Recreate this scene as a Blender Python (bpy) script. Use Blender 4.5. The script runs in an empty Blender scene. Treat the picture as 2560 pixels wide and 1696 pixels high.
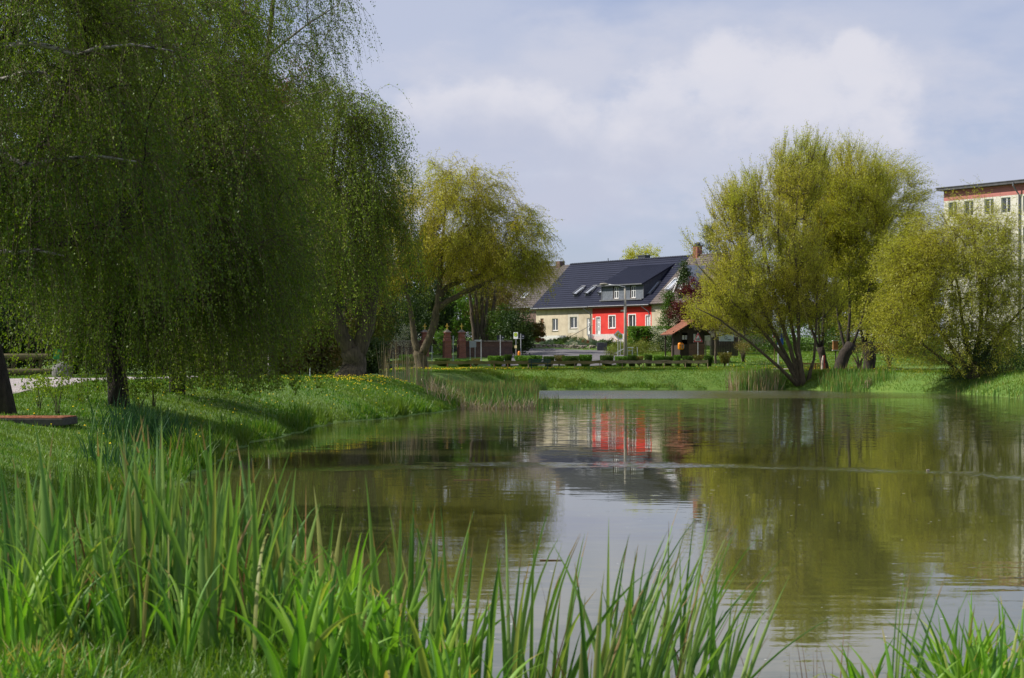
import bpy, bmesh, math, random
import numpy as np
from mathutils import Vector, Matrix, Euler
R = math.radians
SC = bpy.context.scene
COL = SC.collection
rng = np.random.default_rng(7)
random.seed(7)

# ------------------------------------------------------------ camera, sky, sun, exposure
EYE = 2.3
FPX, CX, CY = 4500.0, 1280.0, 895.0          # focal length and principal point / horizon in photo pixels (2560 wide)
cam = bpy.data.cameras.new('camera'); camo = bpy.data.objects.new('camera', cam); COL.objects.link(camo)
camo.location = (0, 0, EYE); camo.rotation_euler = (R(90), 0, 0)
cam.sensor_width = 36; cam.lens = 36*FPX/2560; cam.shift_y = (895-848)/2560
cam.clip_start = 0.2; cam.clip_end = 20000
cam.dof.use_dof = True; cam.dof.focus_distance = 120; cam.dof.aperture_fstop = 11
SC.camera = camo
SC.cycles.use_denoising = True
SC.cycles.max_bounces = 7; SC.cycles.diffuse_bounces = 3; SC.cycles.glossy_bounces = 3
SC.cycles.transmission_bounces = 4; SC.cycles.transparent_max_bounces = 4
SC.cycles.sample_clamp_indirect = 4
SC.view_settings.view_transform = 'Standard'; SC.view_settings.look = 'None'
SC.view_settings.exposure = 0.27; SC.view_settings.gamma = 1

SUN_AZ = math.atan2(-1.0, 0.03)            # towards the sun, clockwise from +Y
SUN_EL = R(43)
w = bpy.data.worlds.new("World"); SC.world = w; w.use_nodes = True
nt = w.node_tree; nt.nodes.clear(); N = nt.nodes; L = nt.links
out = N.new('ShaderNodeOutputWorld'); bg = N.new('ShaderNodeBackground')
sky = N.new('ShaderNodeTexSky'); sky.sky_type = 'NISHITA'; sky.sun_disc = False
sky.sun_elevation = SUN_EL; sky.sun_rotation = SUN_AZ; sky.air_density = 1.0; sky.dust_density = 0.6; sky.ozone_density = 2.0
bg.inputs['Strength'].default_value = 0.112
tc = N.new('ShaderNodeTexCoord'); sep = N.new('ShaderNodeSeparateXYZ'); L.new(tc.outputs['Generated'], sep.inputs[0])
def m(op, a, b=None, c=None, clamp=False):
    n = N.new('ShaderNodeMath'); n.operation = op; n.use_clamp = clamp
    for i, v in enumerate((a, b, c)):
        if v is None: continue
        if isinstance(v, (int, float)): n.inputs[i].default_value = v
        else: L.new(v, n.inputs[i])
    return n.outputs[0]
def ramp01(v, a, b):                           # smoothstep
    n = N.new('ShaderNodeMapRange'); n.interpolation_type = 'SMOOTHERSTEP'
    L.new(v, n.inputs['Value']); n.inputs['From Min'].default_value = a; n.inputs['From Max'].default_value = b
    return n.outputs['Result']
ys = m('MAXIMUM', sep.outputs['Y'], 0.05)
az = m('DIVIDE', sep.outputs['X'], ys)         # tangent of azimuth and elevation about +Y
el = m('DIVIDE', sep.outputs['Z'], ys)
def cnoise(sx, sz, scale, detail=6, rough=.55, off=0.0):
    cb = N.new('ShaderNodeCombineXYZ'); L.new(m('MULTIPLY', sep.outputs['X'], sx), cb.inputs[0])
    L.new(m('ADD', m('MULTIPLY', sep.outputs['Y'], sx), off), cb.inputs[1]); L.new(m('MULTIPLY', sep.outputs['Z'], sz), cb.inputs[2])
    t = N.new('ShaderNodeTexNoise'); t.inputs['Scale'].default_value = scale; t.inputs['Detail'].default_value = detail
    t.inputs['Roughness'].default_value = rough; L.new(cb.outputs[0], t.inputs['Vector']); return t.outputs['Fac']
thin = ramp01(cnoise(1, 2.6, 5.5, 5, .55, 3.0), .36, .62)     # broad veil of cloud
edge = m('ADD', m('MULTIPLY', cnoise(1, 1.3, 19, 9, .62, 1.3), .5), m('MULTIPLY', cnoise(1, 1.5, 7, 4, .5, 4.3), .5))
def puff(a0, e0, ra, re_up, re_dn):            # one cumulus: soft below, crisp knobbly top
    da = m('DIVIDE', m('SUBTRACT', az, a0), ra)
    de = m('SUBTRACT', el, e0)
    up = m('DIVIDE', m('MAXIMUM', de, 0.0), re_up); dn = m('DIVIDE', m('MINIMUM', de, 0.0), re_dn)
    r2 = m('ADD', m('MULTIPLY', da, da), m('ADD', m('MULTIPLY', up, up), m('MULTIPLY', dn, dn)))
    return m('SUBTRACT', 1.0, r2)
p = None
for a in [(.150,.142,.085,.045,.06), (.075,.136,.05,.040,.06), (.20,.145,.035,.035,.05), (.0,.135,.10,.03,.04), (-.045,.108,.04,.028,.03),
          (.27,.085,.06,.035,.05), (.125,.172,.035,.022,.05), (.19,.165,.02,.02,.04), (.02,.085,.10,.02,.02)]:
    q = puff(*a); p = q if p is None else m('MAXIMUM', p, q)
cum = ramp01(m('ADD', p, m('MULTIPLY', m('SUBTRACT', edge, .5), 4.6)), .05, .95)
white = ramp01(m('ADD', el, m('MULTIPLY', m('SUBTRACT', cnoise(1, 1.3, 11, 6, .55, 7.7), .5), .16)), .085, .15)
cc = N.new('ShaderNodeMix'); cc.data_type = 'RGBA'      # cloud colour: grey base, paler top
cc.inputs['A'].default_value = (3.95, 4.2, 5.2, 1); cc.inputs['B'].default_value = (5.65, 5.6, 6.1, 1); L.new(white, cc.inputs['Factor'])
vc = N.new('ShaderNodeMix'); vc.data_type = 'RGBA'
hs = N.new('ShaderNodeMix'); hs.data_type = 'RGBA'; hs.blend_type = 'MULTIPLY'; hs.inputs['Factor'].default_value = 1
L.new(sky.outputs[0], hs.inputs['A']); hs.inputs['B'].default_value = (.66, .68, .88, 1)
L.new(hs.outputs['Result'], vc.inputs['A']); vc.inputs['B'].default_value = (4.15, 4.45, 5.45, 1)
L.new(m('ADD', m('MULTIPLY', thin, .35), .5), vc.inputs['Factor'])
fc = N.new('ShaderNodeMix'); fc.data_type = 'RGBA'
L.new(vc.outputs['Result'], fc.inputs['A']); L.new(cc.outputs['Result'], fc.inputs['B']); L.new(m('MULTIPLY', cum, .8), fc.inputs['Factor'])
bank = ramp01(m('ADD', puff(.10, .115, .26, .075, .07), m('MULTIPLY', m('SUBTRACT', cnoise(1, 2.0, 9, 7, .6, 9.1), .5), 4.0)), -.1, 1.3)
vb = N.new('ShaderNodeMix'); vb.data_type = 'RGBA'; L.new(vc.outputs['Result'], vb.inputs['A']); vb.inputs['B'].default_value = (4.75, 4.85, 5.6, 1); L.new(m('MULTIPLY', bank, .75), vb.inputs['Factor']); L.new(vb.outputs['Result'], fc.inputs['A'])
L.new(fc.outputs['Result'], bg.inputs['Color']); L.new(bg.outputs[0], out.inputs[0])

sl = bpy.data.lights.new('sun', 'SUN'); sl.energy = 5.0; sl.angle = R(0.5); sl.color = (1.0, .94, .84)
so = bpy.data.objects.new('sun', sl); COL.objects.link(so)
sd = Vector((math.sin(SUN_AZ)*math.cos(SUN_EL), math.cos(SUN_AZ)*math.cos(SUN_EL), math.sin(SUN_EL)))
so.rotation_euler = sd.to_track_quat('Z', 'Y').to_euler(); so.location = (-50, 20, 60)

# ------------------------------------------------------------ helpers
def W(x, y, D): return ((x-CX)/FPX*D, D, EYE-(y-CY)/FPX*D)
def PX(x, D): return (x-CX)/FPX*D
def ZY(y, D): return EYE-(y-CY)/FPX*D

def tag(o, label=None, cat=None, group=None, kind=None):
    if label: o['label'] = label
    if cat: o['category'] = cat
    if group: o['group'] = group
    if kind: o['kind'] = kind
    return o
def thing(name, label, cat, loc=(0,0,0), rz=0, group=None):
    o = bpy.data.objects.new(name, None); COL.objects.link(o); o.empty_display_size = .3
    o.location = loc; o.rotation_euler = (0,0,rz); return tag(o, label, cat, group)
def dup(root, loc, rz=0, scale=None, label=None, group=None):
    r = root.copy(); COL.objects.link(r); r.location = loc; r.rotation_euler = (0,0,rz)
    if scale: r.scale = scale
    if label: r['label'] = label
    if group: r['group'] = group
    for ch in list(root.children):
        c = ch.copy(); COL.objects.link(c); c.parent = r
        for g in list(ch.children):
            d = g.copy(); COL.objects.link(d); d.parent = c
    return r

def np_mesh(name, verts, quads=None, tris=None, mats=(), parent=None, qmat=None, rnd=None, smooth=False, tmat=None):
    me = bpy.data.meshes.new(name)
    verts = np.asarray(verts, dtype=np.float32).reshape(-1,3)
    nq = 0 if quads is None else len(quads); ntq = 0 if tris is None else len(tris)
    me.vertices.add(len(verts)); me.vertices.foreach_set('co', verts.ravel())
    lp = []; st = []
    if nq: lp.append(np.asarray(quads, dtype=np.int32).ravel()); st.append(np.arange(nq)*4)
    if ntq: lp.append(np.asarray(tris, dtype=np.int32).ravel()); st.append(nq*4+np.arange(ntq)*3)
    lp = np.concatenate(lp); st = np.concatenate(st).astype(np.int32)
    me.loops.add(len(lp)); me.loops.foreach_set('vertex_index', lp)
    me.polygons.add(nq+ntq); me.polygons.foreach_set('loop_start', st)
    for mm in mats: me.materials.append(mm)
    if qmat is not None or tmat is not None:
        mi = np.concatenate([np.zeros(nq, np.int32) if qmat is None else np.asarray(qmat, np.int32), np.zeros(ntq, np.int32) if tmat is None else np.asarray(tmat, np.int32)])
        me.polygons.foreach_set('material_index', mi)
    if rnd is not None:
        at = me.attributes.new('rnd', 'FLOAT', 'FACE'); at.data.foreach_set('value', np.asarray(rnd, np.float32))
    me.update(calc_edges=True)
    if smooth: me.polygons.foreach_set('use_smooth', np.ones(nq+ntq, bool))
    o = bpy.data.objects.new(name, me); COL.objects.link(o)
    if parent: o.parent = parent
    return o

class MB:
    def __init__(s): s.v = []; s.f = []; s.M = Matrix()
    def add(s, vs, fs):
        b = len(s.v); s.v += [tuple(s.M @ Vector(v)) for v in vs]; s.f += [[b+i for i in f] for f in fs]
    def box(s, x0, x1, y0, y1, z0, z1, bev=0):
        if bev > 0:
            bm = bmesh.new(); bmesh.ops.create_cube(bm, size=1)
            for v in bm.verts: v.co = Vector(((x0+x1)/2+v.co.x*(x1-x0), (y0+y1)/2+v.co.y*(y1-y0), (z0+z1)/2+v.co.z*(z1-z0)))
            bmesh.ops.bevel(bm, geom=list(bm.edges), offset=bev, segments=2, affect='EDGES', profile=.5)
            s.bm(bm); return s
        s.add([(x0,y0,z0),(x1,y0,z0),(x1,y1,z0),(x0,y1,z0),(x0,y0,z1),(x1,y0,z1),(x1,y1,z1),(x0,y1,z1)],
              [(0,3,2,1),(4,5,6,7),(0,1,5,4),(1,2,6,5),(2,3,7,6),(3,0,4,7)]); return s
    def bm(s, bm):
        bm.verts.ensure_lookup_table(); bm.verts.index_update()
        s.add([v.co[:] for v in bm.verts], [[v.index for v in f.verts] for f in bm.faces]); bm.free()
    def prism(s, pts, y0, y1):                 # polygon in xz extruded along y
        n = len(pts); s.add([(x,y0,z) for x,z in pts]+[(x,y1,z) for x,z in pts],
              [list(range(n)), list(range(2*n-1,n-1,-1))]+[(i,n+i,n+(i+1)%n,(i+1)%n) for i in range(n)]); return s
    def tube(s, path, rad, n=8, cap=True):
        P = [Vector(p) for p in path]; rr = rad if isinstance(rad,(list,tuple)) else [rad]*len(P)
        vs = []; up = Vector((0,0,1)); 
        for i,p in enumerate(P):
            d = (P[min(i+1,len(P)-1)]-P[max(i-1,0)]).normalized()
            a = d.orthogonal() if i == 0 else (pa - d*pa.dot(d))
            a.normalize(); pa = a.copy(); b = d.cross(a)
            for k in range(n):
                t = 2*math.pi*k/n; vs.append(tuple(p+(a*math.cos(t)+b*math.sin(t))*rr[i]))
        fs = [(i*n+k, i*n+(k+1)%n, (i+1)*n+(k+1)%n, (i+1)*n+k) for i in range(len(P)-1) for k in range(n)]
        if cap: fs += [list(range(n-1,-1,-1)), [(len(P)-1)*n+k for k in range(n)]]
        s.add(vs, fs); return s
    def lathe(s, prof, n=16, c=(0,0)):         # profile of (r, z)
        vs = [(c[0]+r*math.cos(2*math.pi*k/n), c[1]+r*math.sin(2*math.pi*k/n), z) for r,z in prof for k in range(n)]
        fs = [(i*n+k, i*n+(k+1)%n, (i+1)*n+(k+1)%n, (i+1)*n+k) for i in range(len(prof)-1) for k in range(n)]
        fs += [list(range(n-1,-1,-1)), [(len(prof)-1)*n+k for k in range(n)]]
        s.add(vs, fs); return s
    def ball(s, c, r, sub=2, noise=0, seed=0):
        bm = bmesh.new(); bmesh.ops.create_icosphere(bm, subdivisions=sub, radius=1); rr = random.Random(seed)
        ph = [rr.uniform(0,6) for _ in range(6)]
        for v in bm.verts:
            q = v.co; k = 1+noise*(math.sin(q.x*3+ph[0])*math.sin(q.y*3+ph[1])+.6*math.sin(q.z*5+ph[2]+q.x*4))
            v.co = Vector((c[0]+q.x*r[0]*k, c[1]+q.y*r[1]*k, c[2]+q.z*r[2]*k))
        s.bm(bm); return s
    def build(s, name, mat, parent=None, smooth=False):
        me = bpy.data.meshes.new(name); me.from_pydata(s.v, [], s.f); me.materials.append(mat)
        if smooth:
            me.polygons.foreach_set('use_smooth', [True]*len(me.polygons))
        me.update(); o = bpy.data.objects.new(name, me); COL.objects.link(o)
        if parent: o.parent = parent
        return o

# ------------------------------------------------------------ materials
def newmat(name):
    mt = bpy.data.materials.new(name); mt.use_nodes = True; n = mt.node_tree.nodes; l = mt.node_tree.links
    return mt, n, l, n['Principled BSDF']
def noise(n, l, scale, detail=4, rough=.5, vec=None, stretch=None, coord='Object'):
    t = n.new('ShaderNodeTexNoise'); t.inputs['Scale'].default_value = scale; t.inputs['Detail'].default_value = detail; t.inputs['Roughness'].default_value = rough
    if vec is None:
        c = n.new('ShaderNodeTexCoord'); vec = c.outputs[coord]
    if stretch:
        mp = n.new('ShaderNodeMapping'); mp.inputs['Scale'].default_value = stretch; l.new(vec, mp.inputs[0]); vec = mp.outputs[0]
    l.new(vec, t.inputs['Vector']); return t
def cramp(n, l, fac, stops):
    r = n.new('ShaderNodeValToRGB'); e = r.color_ramp.elements
    e[0].position = stops[0][0]; e[0].color = (*stops[0][1], 1); e[1].position = stops[-1][0]; e[1].color = (*stops[-1][1], 1)
    for p, c in stops[1:-1]:
        q = e.new(p); q.color = (*c, 1)
    l.new(fac, r.inputs[0]); return r.outputs[0]
def mottled(name, c1, c2, scale=3, rough=.8, bump=.0, bscale=20, stretch=None, detail=5, metal=0, spec=.5, lo=.35, hi=.65):
    mt, n, l, b = newmat(name)
    t = noise(n, l, scale, detail, .6, stretch=stretch)
    l.new(cramp(n, l, t.outputs['Fac'], [(lo, c1), (hi, c2)]), b.inputs['Base Color'])
    b.inputs['Roughness'].default_value = rough; b.inputs['Metallic'].default_value = metal; b.inputs['Specular IOR Level'].default_value = spec
    if bump:
        t2 = noise(n, l, bscale, 5, .6, stretch=stretch); bp = n.new('ShaderNodeBump'); bp.inputs['Distance'].default_value = bump; bp.inputs['Strength'].default_value = 1
        l.new(t2.outputs['Fac'], bp.inputs['Height']); l.new(bp.outputs[0], b.inputs['Normal'])
    return mt
def leafmat(name, cols, transl=.4, patch=None, pscale=.35, gloss=.025, rough=.45):
    mt, n, l, b = newmat(name); n.remove(b); o = n['Material Output']
    a = n.new('ShaderNodeAttribute'); a.attribute_name = 'rnd'
    k = len(cols); c = cramp(n, l, a.outputs['Fac'], [(i/(k-1), cc) for i, cc in enumerate(cols)])
    if patch:                                    # clumps of younger / different leaves
        t = noise(n, l, pscale, 3, .5); mx = n.new('ShaderNodeMix'); mx.data_type = 'RGBA'
        mr = n.new('ShaderNodeMapRange'); mr.inputs['From Min'].default_value = .42; mr.inputs['From Max'].default_value = .62; l.new(t.outputs['Fac'], mr.inputs['Value'])
        ml = n.new('ShaderNodeMath'); ml.operation = 'MULTIPLY'; ml.inputs[1].default_value = .75; l.new(mr.outputs[0], ml.inputs[0])
        l.new(ml.outputs[0], mx.inputs['Factor']); l.new(c, mx.inputs['A']); mx.inputs['B'].default_value = (*patch, 1); c = mx.outputs['Result']
    d = n.new('ShaderNodeBsdfDiffuse'); tr = n.new('ShaderNodeBsdfTranslucent'); g = n.new('ShaderNodeBsdfGlossy')
    g.inputs['Roughness'].default_value = rough; g.inputs['Color'].default_value = (.8,.85,.8,1)
    l.new(c, d.inputs['Color'])
    hs = n.new('ShaderNodeMix'); hs.data_type = 'RGBA'; hs.blend_type = 'MULTIPLY'; hs.inputs['Factor'].default_value = 1; l.new(c, hs.inputs['A']); hs.inputs['B'].default_value = (1.15,1.2,.55,1)
    l.new(hs.outputs['Result'], tr.inputs['Color'])
    m1 = n.new('ShaderNodeMixShader'); m1.inputs[0].default_value = transl; l.new(d.outputs[0], m1.inputs[1]); l.new(tr.outputs[0], m1.inputs[2])
    m2 = n.new('ShaderNodeMixShader'); m2.inputs[0].default_value = gloss; l.new(m1.outputs[0], m2.inputs[1]); l.new(g.outputs[0], m2.inputs[2])
    l.new(m2.outputs[0], o.inputs[0]); return mt
def tint(c, k): return tuple(x*k for x in c)

M = {}
M['birch_leaf'] = leafmat('birch_leaf', [(.045,.09,.008),(.085,.155,.011),(.14,.215,.016),(.21,.265,.022)], .5, patch=(.15,.20,.014), pscale=.3)
M['birch_leaf_fresh'] = leafmat('birch_leaf_fresh', [(.12,.19,.02),(.19,.28,.025),(.28,.38,.035),(.36,.42,.045)], .45, patch=(.17,.22,.02), pscale=.3)
M['willow_leaf'] = leafmat('willow_leaf', [(.36,.32,.03),(.50,.44,.035),(.60,.50,.045),(.46,.46,.04)], .5, patch=(.42,.46,.04), pscale=.22)
M['willow_green'] = leafmat('willow_green', [(.28,.30,.03),(.40,.42,.04),(.50,.50,.055),(.42,.45,.045)], .5, patch=(.50,.46,.05), pscale=.22)
M['willow_gold'] = leafmat('willow_gold', [(.38,.35,.045),(.50,.47,.055),(.60,.54,.07),(.48,.48,.06)], .5, patch=(.42,.47,.06), pscale=.2)
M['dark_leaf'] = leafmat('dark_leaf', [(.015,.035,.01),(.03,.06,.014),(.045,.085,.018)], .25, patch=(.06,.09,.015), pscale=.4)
M['green_leaf'] = leafmat('green_leaf', [(.04,.09,.012),(.07,.14,.016),(.11,.19,.02)], .35, patch=(.05,.08,.012), pscale=.6)
M['bright_leaf'] = leafmat('bright_leaf', [(.07,.17,.015),(.11,.23,.02),(.16,.28,.03)], .4)
M['olive_leaf'] = leafmat('olive_leaf', [(.08,.09,.02),(.14,.14,.025),(.21,.19,.035)], .35, patch=(.16,.10,.03), pscale=.5)
M['tan_leaf'] = leafmat('tan_leaf', [(.16,.11,.03),(.26,.19,.05),(.30,.24,.05)], .35, patch=(.12,.13,.03), pscale=.6)
M['purple_leaf'] = leafmat('purple_leaf', [(.05,.008,.014),(.10,.014,.02),(.17,.03,.03)], .3)
M['copper_leaf'] = leafmat('copper_leaf', [(.12,.05,.02),(.22,.06,.02),(.14,.12,.02)], .35)
M['blossom'] = leafmat('blossom', [(.10,.14,.06),(.62,.60,.52),(.75,.72,.66)], .3)
M['juniper'] = leafmat('juniper', [(.09,.13,.02),(.17,.20,.03),(.24,.25,.03)], .2)
M['grey_green'] = leafmat('grey_green', [(.08,.13,.08),(.13,.19,.12),(.17,.22,.13)], .2)
M['reed_leaf'] = leafmat('reed_leaf', [(.06,.16,.03),(.10,.22,.045),(.16,.28,.06),(.24,.33,.09),(.30,.20,.08)], .38, gloss=.025, rough=.5)
M['reed_dark'] = leafmat('reed_dark', [(.065,.165,.028),(.11,.235,.042),(.18,.31,.06),(.27,.38,.09),(.30,.20,.08)], .42, gloss=.03, rough=.5)
M['iris_leaf'] = leafmat('iris_leaf', [(.07,.20,.018),(.13,.31,.025),(.20,.40,.035),(.28,.45,.05),(.40,.34,.10)], .45, gloss=.03, rough=.5)
M['sedge_leaf'] = leafmat('sedge_leaf', [(.015,.06,.018),(.03,.10,.025),(.06,.15,.04),(.10,.2,.06)], .3)
M['dry_reed'] = leafmat('dry_reed', [(.28,.20,.12),(.42,.32,.2),(.55,.45,.32)], .25)
M['brown_stalk'] = leafmat('brown_stalk', [(.16,.07,.03),(.26,.12,.05),(.34,.18,.08)], .15)
M['grass_blade'] = leafmat('grass_blade', [(.04,.13,.007),(.07,.19,.010),(.12,.24,.016),(.21,.27,.04)], .45, patch=(.14,.21,.02), pscale=.38, gloss=.03)
M['lawn_blade'] = leafmat('lawn_blade', [(.07,.17,.010),(.10,.22,.014),(.15,.27,.02),(.23,.29,.05)], .4, patch=(.19,.23,.03), pscale=.45)
M['dandelion'] = leafmat('dandelion', [(.75,.52,.01),(.85,.62,.02),(.9,.7,.03)], .2)

M['bark'] = mottled('bark', (.05,.038,.026), (.16,.125,.085), 2.2, .95, .06, 5, (5,5,.8), lo=.3, hi=.7)
M['willow_bark'] = mottled('willow_bark', (.045,.036,.022), (.16,.125,.07), 2.2, .95, .05, 5, (5,5,.8), lo=.3, hi=.7)
M['dark_bark'] = mottled('dark_bark', (.018,.014,.012), (.055,.042,.032), 3, .95, .04, 6, (4,4,.8))
M['brown_twig'] = mottled('brown_twig', (.06,.04,.022), (.13,.10,.05), 3, .9)
def birchbark():
    mt, n, l, b = newmat('birch_bark')
    t = noise(n, l, 5, 5, .65, stretch=(1,1,3.5)); c = cramp(n, l, t.outputs['Fac'], [(.40,(.03,.024,.02)),(.50,(.30,.27,.24)),(.8,(.44,.42,.38))])
    l.new(c, b.inputs['Base Color']); b.inputs['Roughness'].default_value = .7; return mt
M['birch_bark'] = birchbark()

# ------------------------------------------------------------ terrain
POND = np.array([(-5,9.4),(-4.9,18.6),(-5.2,22.7),(-5.8,27),(-6.4,36),(-7.0,48),(-6.6,57),(-6.3,64),(-4.6,69),(-3.2,76),(-2.3,82),(-3.4,92),(-4.8,105),(-5,118),(-3,127),
  (1,131.5),(8,132.5),(16,133),(21,131.5),(24,122.5),(28.6,115),(29.5,98),(34,88),(45,60),(50,30),(40,12),(10,9.6),(4,9.3),(0,9.4)], float)
def sdist(X, Y, poly=POND):
    X = np.asarray(X, float); Y = np.asarray(Y, float); sh = X.shape; X = X.ravel(); Y = Y.ravel()
    d = np.full(X.shape, 1e9); ins = np.zeros(X.shape, bool); n = len(poly)
    for i in range(n):
        a = poly[i]; b = poly[(i+1) % n]; e = b-a
        t = np.clip(((X-a[0])*e[0]+(Y-a[1])*e[1])/(e@e), 0, 1)
        d = np.minimum(d, np.hypot(X-a[0]-t*e[0], Y-a[1]-t*e[1]))
        c = (a[1] > Y) != (b[1] > Y)
        with np.errstate(divide='ignore', invalid='ignore'):
            xi = a[0]+(Y-a[1])*(e[0])/(e[1] if e[1] != 0 else 1e-9)
        ins ^= c & (X < xi)
    return np.where(ins, -d, d).reshape(sh)
def sm(t): t = np.clip(t, 0, 1); return t*t*(3-2*t)
def wob(X, Y): return .13*np.sin(X*2.9+Y*2.3+np.sin(Y*.7)*2)*np.sin(Y*.41+1)+.10*np.sin(X*.9+Y*.37)+.07*np.sin(X*2.1-Y*1.3+1)+.05*np.sin(X*.33+Y*3.1+2)
_TY = [(-1e4,1.3),(5,1.2),(9,1.12),(14,1.12),(40,1.15),(60,1.3),(130,1.25),(140,1.35),(146,1.5),(152,2.0),(160,2.4),(170,2.75),(176,2.9),(179,3.45),(188,3.95),(200,4.1),(230,5),(300,5.5),(1e4,6)]
def H(X, Y):
    X = np.asarray(X, float); Y = np.asarray(Y, float)
    s = sdist(X, Y)
    T = np.interp(Y, [a for a,_ in _TY], [b for _,b in _TY])
    T = T + (-.36)*sm((X+.7)/1.0)*(1-sm((Y-14)/6))
    T = T - .9*sm((-8-X)/10)*sm((Y-132)/20)*(1-sm((Y-230)/60))            # lower towards the left behind the trees
    sr = s + wob(X, Y)
    wd = np.interp(Y, [0,13,20,45,62,80,100,130], [3.0,3.0,6.0,6.2,5.0,4.2,4.2,3.2])
    up = T*(1-(1-np.clip(sr/wd,0,1))**1.9)
    up = up + .03*np.sin(X*1.7+Y*.6)*sm(sr/3) + .025*np.sin(Y*1.9-X)*sm(sr/3)
    return np.where(sr > 0, np.maximum(up, 0)+.02, np.maximum(-1.2, sr*.45))
def h(x, y): return float(H(np.array([x]), np.array([y]))[0])

ROAD = np.array([(-2.0,147.2),(8.6,147.6),(9.3,152),(9.9,158),(10.2,168),(9.6,176.2),(4,177.4),(-3,178),(-12,180),(-12,176),(-2,172),(-1.0,160)], float)
PATH = np.array([(-40,42),(-13.6,47.5),(-14.6,56),(-17.2,74),(-14.8,86),(-16,92),(-24,85),(-27,76),(-40,60)], float)
PATH2 = np.array([(15.5,139.6),(21,139.8),(30,137.5),(36,135),(36,136),(30,138.6),(21,141),(15.5,140.3)], float)

def terrain():
    xs = np.unique(np.round(np.concatenate([np.arange(-16,12,.3), np.arange(-45,-16,.9), np.arange(12,62,.8), -np.geomspace(45,6000,22), np.geomspace(62,6000,22)]), 3))
    ys = np.unique(np.round(np.concatenate([-np.geomspace(1,3000,14), np.arange(0,16,.3), np.arange(16,130,.6), np.arange(130,182,.35), np.arange(182,215,1.2), np.geomspace(215,9000,24)]), 3))
    X, Y = np.meshgrid(xs, ys); Z = H(X, Y); nx = len(xs); ny = len(ys)
    V = np.stack([X.ravel(), Y.ravel(), Z.ravel()], 1)
    i = (np.arange(ny-1)[:,None]*nx+np.arange(nx-1)[None,:]).ravel()
    Q = np.stack([i, i+1, i+nx+1, i+nx], 1)
    mt, n, l, b = newmat('lawn_soil')
    c = n.new('ShaderNodeTexCoord')
    t1 = noise(n, l, .35, 6, .62, vec=c.outputs['Object']); t2 = noise(n, l, 5, 6, .7, vec=c.outputs['Object'])
    mx = n.new('ShaderNodeMix'); mx.data_type = 'RGBA'; mx.blend_type = 'MIX'
    ca = cramp(n, l, t1.outputs['Fac'], [(.3,(.055,.13,.012)),(.5,(.09,.18,.016)),(.7,(.15,.20,.025))])
    cb = cramp(n, l, t2.outputs['Fac'], [(.3,(.04,.085,.012)),(.5,(.09,.17,.016)),(.72,(.17,.21,.04))])
    mx.inputs['Factor'].default_value = .5; l.new(ca, mx.inputs['A']); l.new(cb, mx.inputs['B'])
    # wet mud at and below the waterline
    sp = n.new('ShaderNodeSeparateXYZ'); l.new(c.outputs['Object'], sp.inputs[0])
    mr = n.new('ShaderNodeMapRange'); mr.inputs['From Min'].default_value = -.12; mr.inputs['From Max'].default_value = -.03; l.new(sp.outputs['Z'], mr.inputs['Value'])
    m2 = n.new('ShaderNodeMix'); m2.data_type = 'RGBA'; l.new(mr.outputs[0], m2.inputs['Factor']); m2.inputs['A'].default_value = (.05,.045,.02,1); l.new(mx.outputs['Result'], m2.inputs['B'])
    l.new(m2.outputs['Result'], b.inputs['Base Color']); b.inputs['Roughness'].default_value = .9
    bp = n.new('ShaderNodeBump'); bp.inputs['Distance'].default_value = .06; l.new(t2.outputs['Fac'], bp.inputs['Height']); l.new(bp.outputs[0], b.inputs['Normal'])
    o = np_mesh('ground', V, Q, mats=[mt], smooth=True); return tag(o, kind='structure')
terrain()

def sheet(name, poly, mat, step, lift):
    x0,y0 = poly.min(0); x1,y1 = poly.max(0)
    xs = np.arange(x0, x1+step, step); ys = np.arange(y0, y1+step, step); X, Y = np.meshgrid(xs, ys)
    ins = sdist((X[:-1,:-1]+step/2), (Y[:-1,:-1]+step/2), poly) < 0
    nx = len(xs); i = (np.arange(len(ys)-1)[:,None]*nx+np.arange(nx-1)[None,:])[ins]
    V = np.stack([X.ravel(), Y.ravel(), (H(X,Y)+lift).ravel()], 1)
    o = np_mesh(name, V, np.stack([i,i+1,i+nx+1,i+nx],1), mats=[mat], smooth=True); return tag(o, kind='structure')
sheet('road', ROAD, mottled('asphalt', (.095,.09,.094), (.15,.143,.148), 1.2, .9, .01, 60), .25, .035)
sheet('gravel_path', PATH, mottled('gravel', (.30,.26,.25), (.46,.41,.40), 6, .95, .03, 30), .3, .03)
sheet('footpath', PATH2, mottled('footpath_grit', (.26,.23,.21), (.36,.32,.30), 4, .95, .01, 60), .15, .03)

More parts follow.
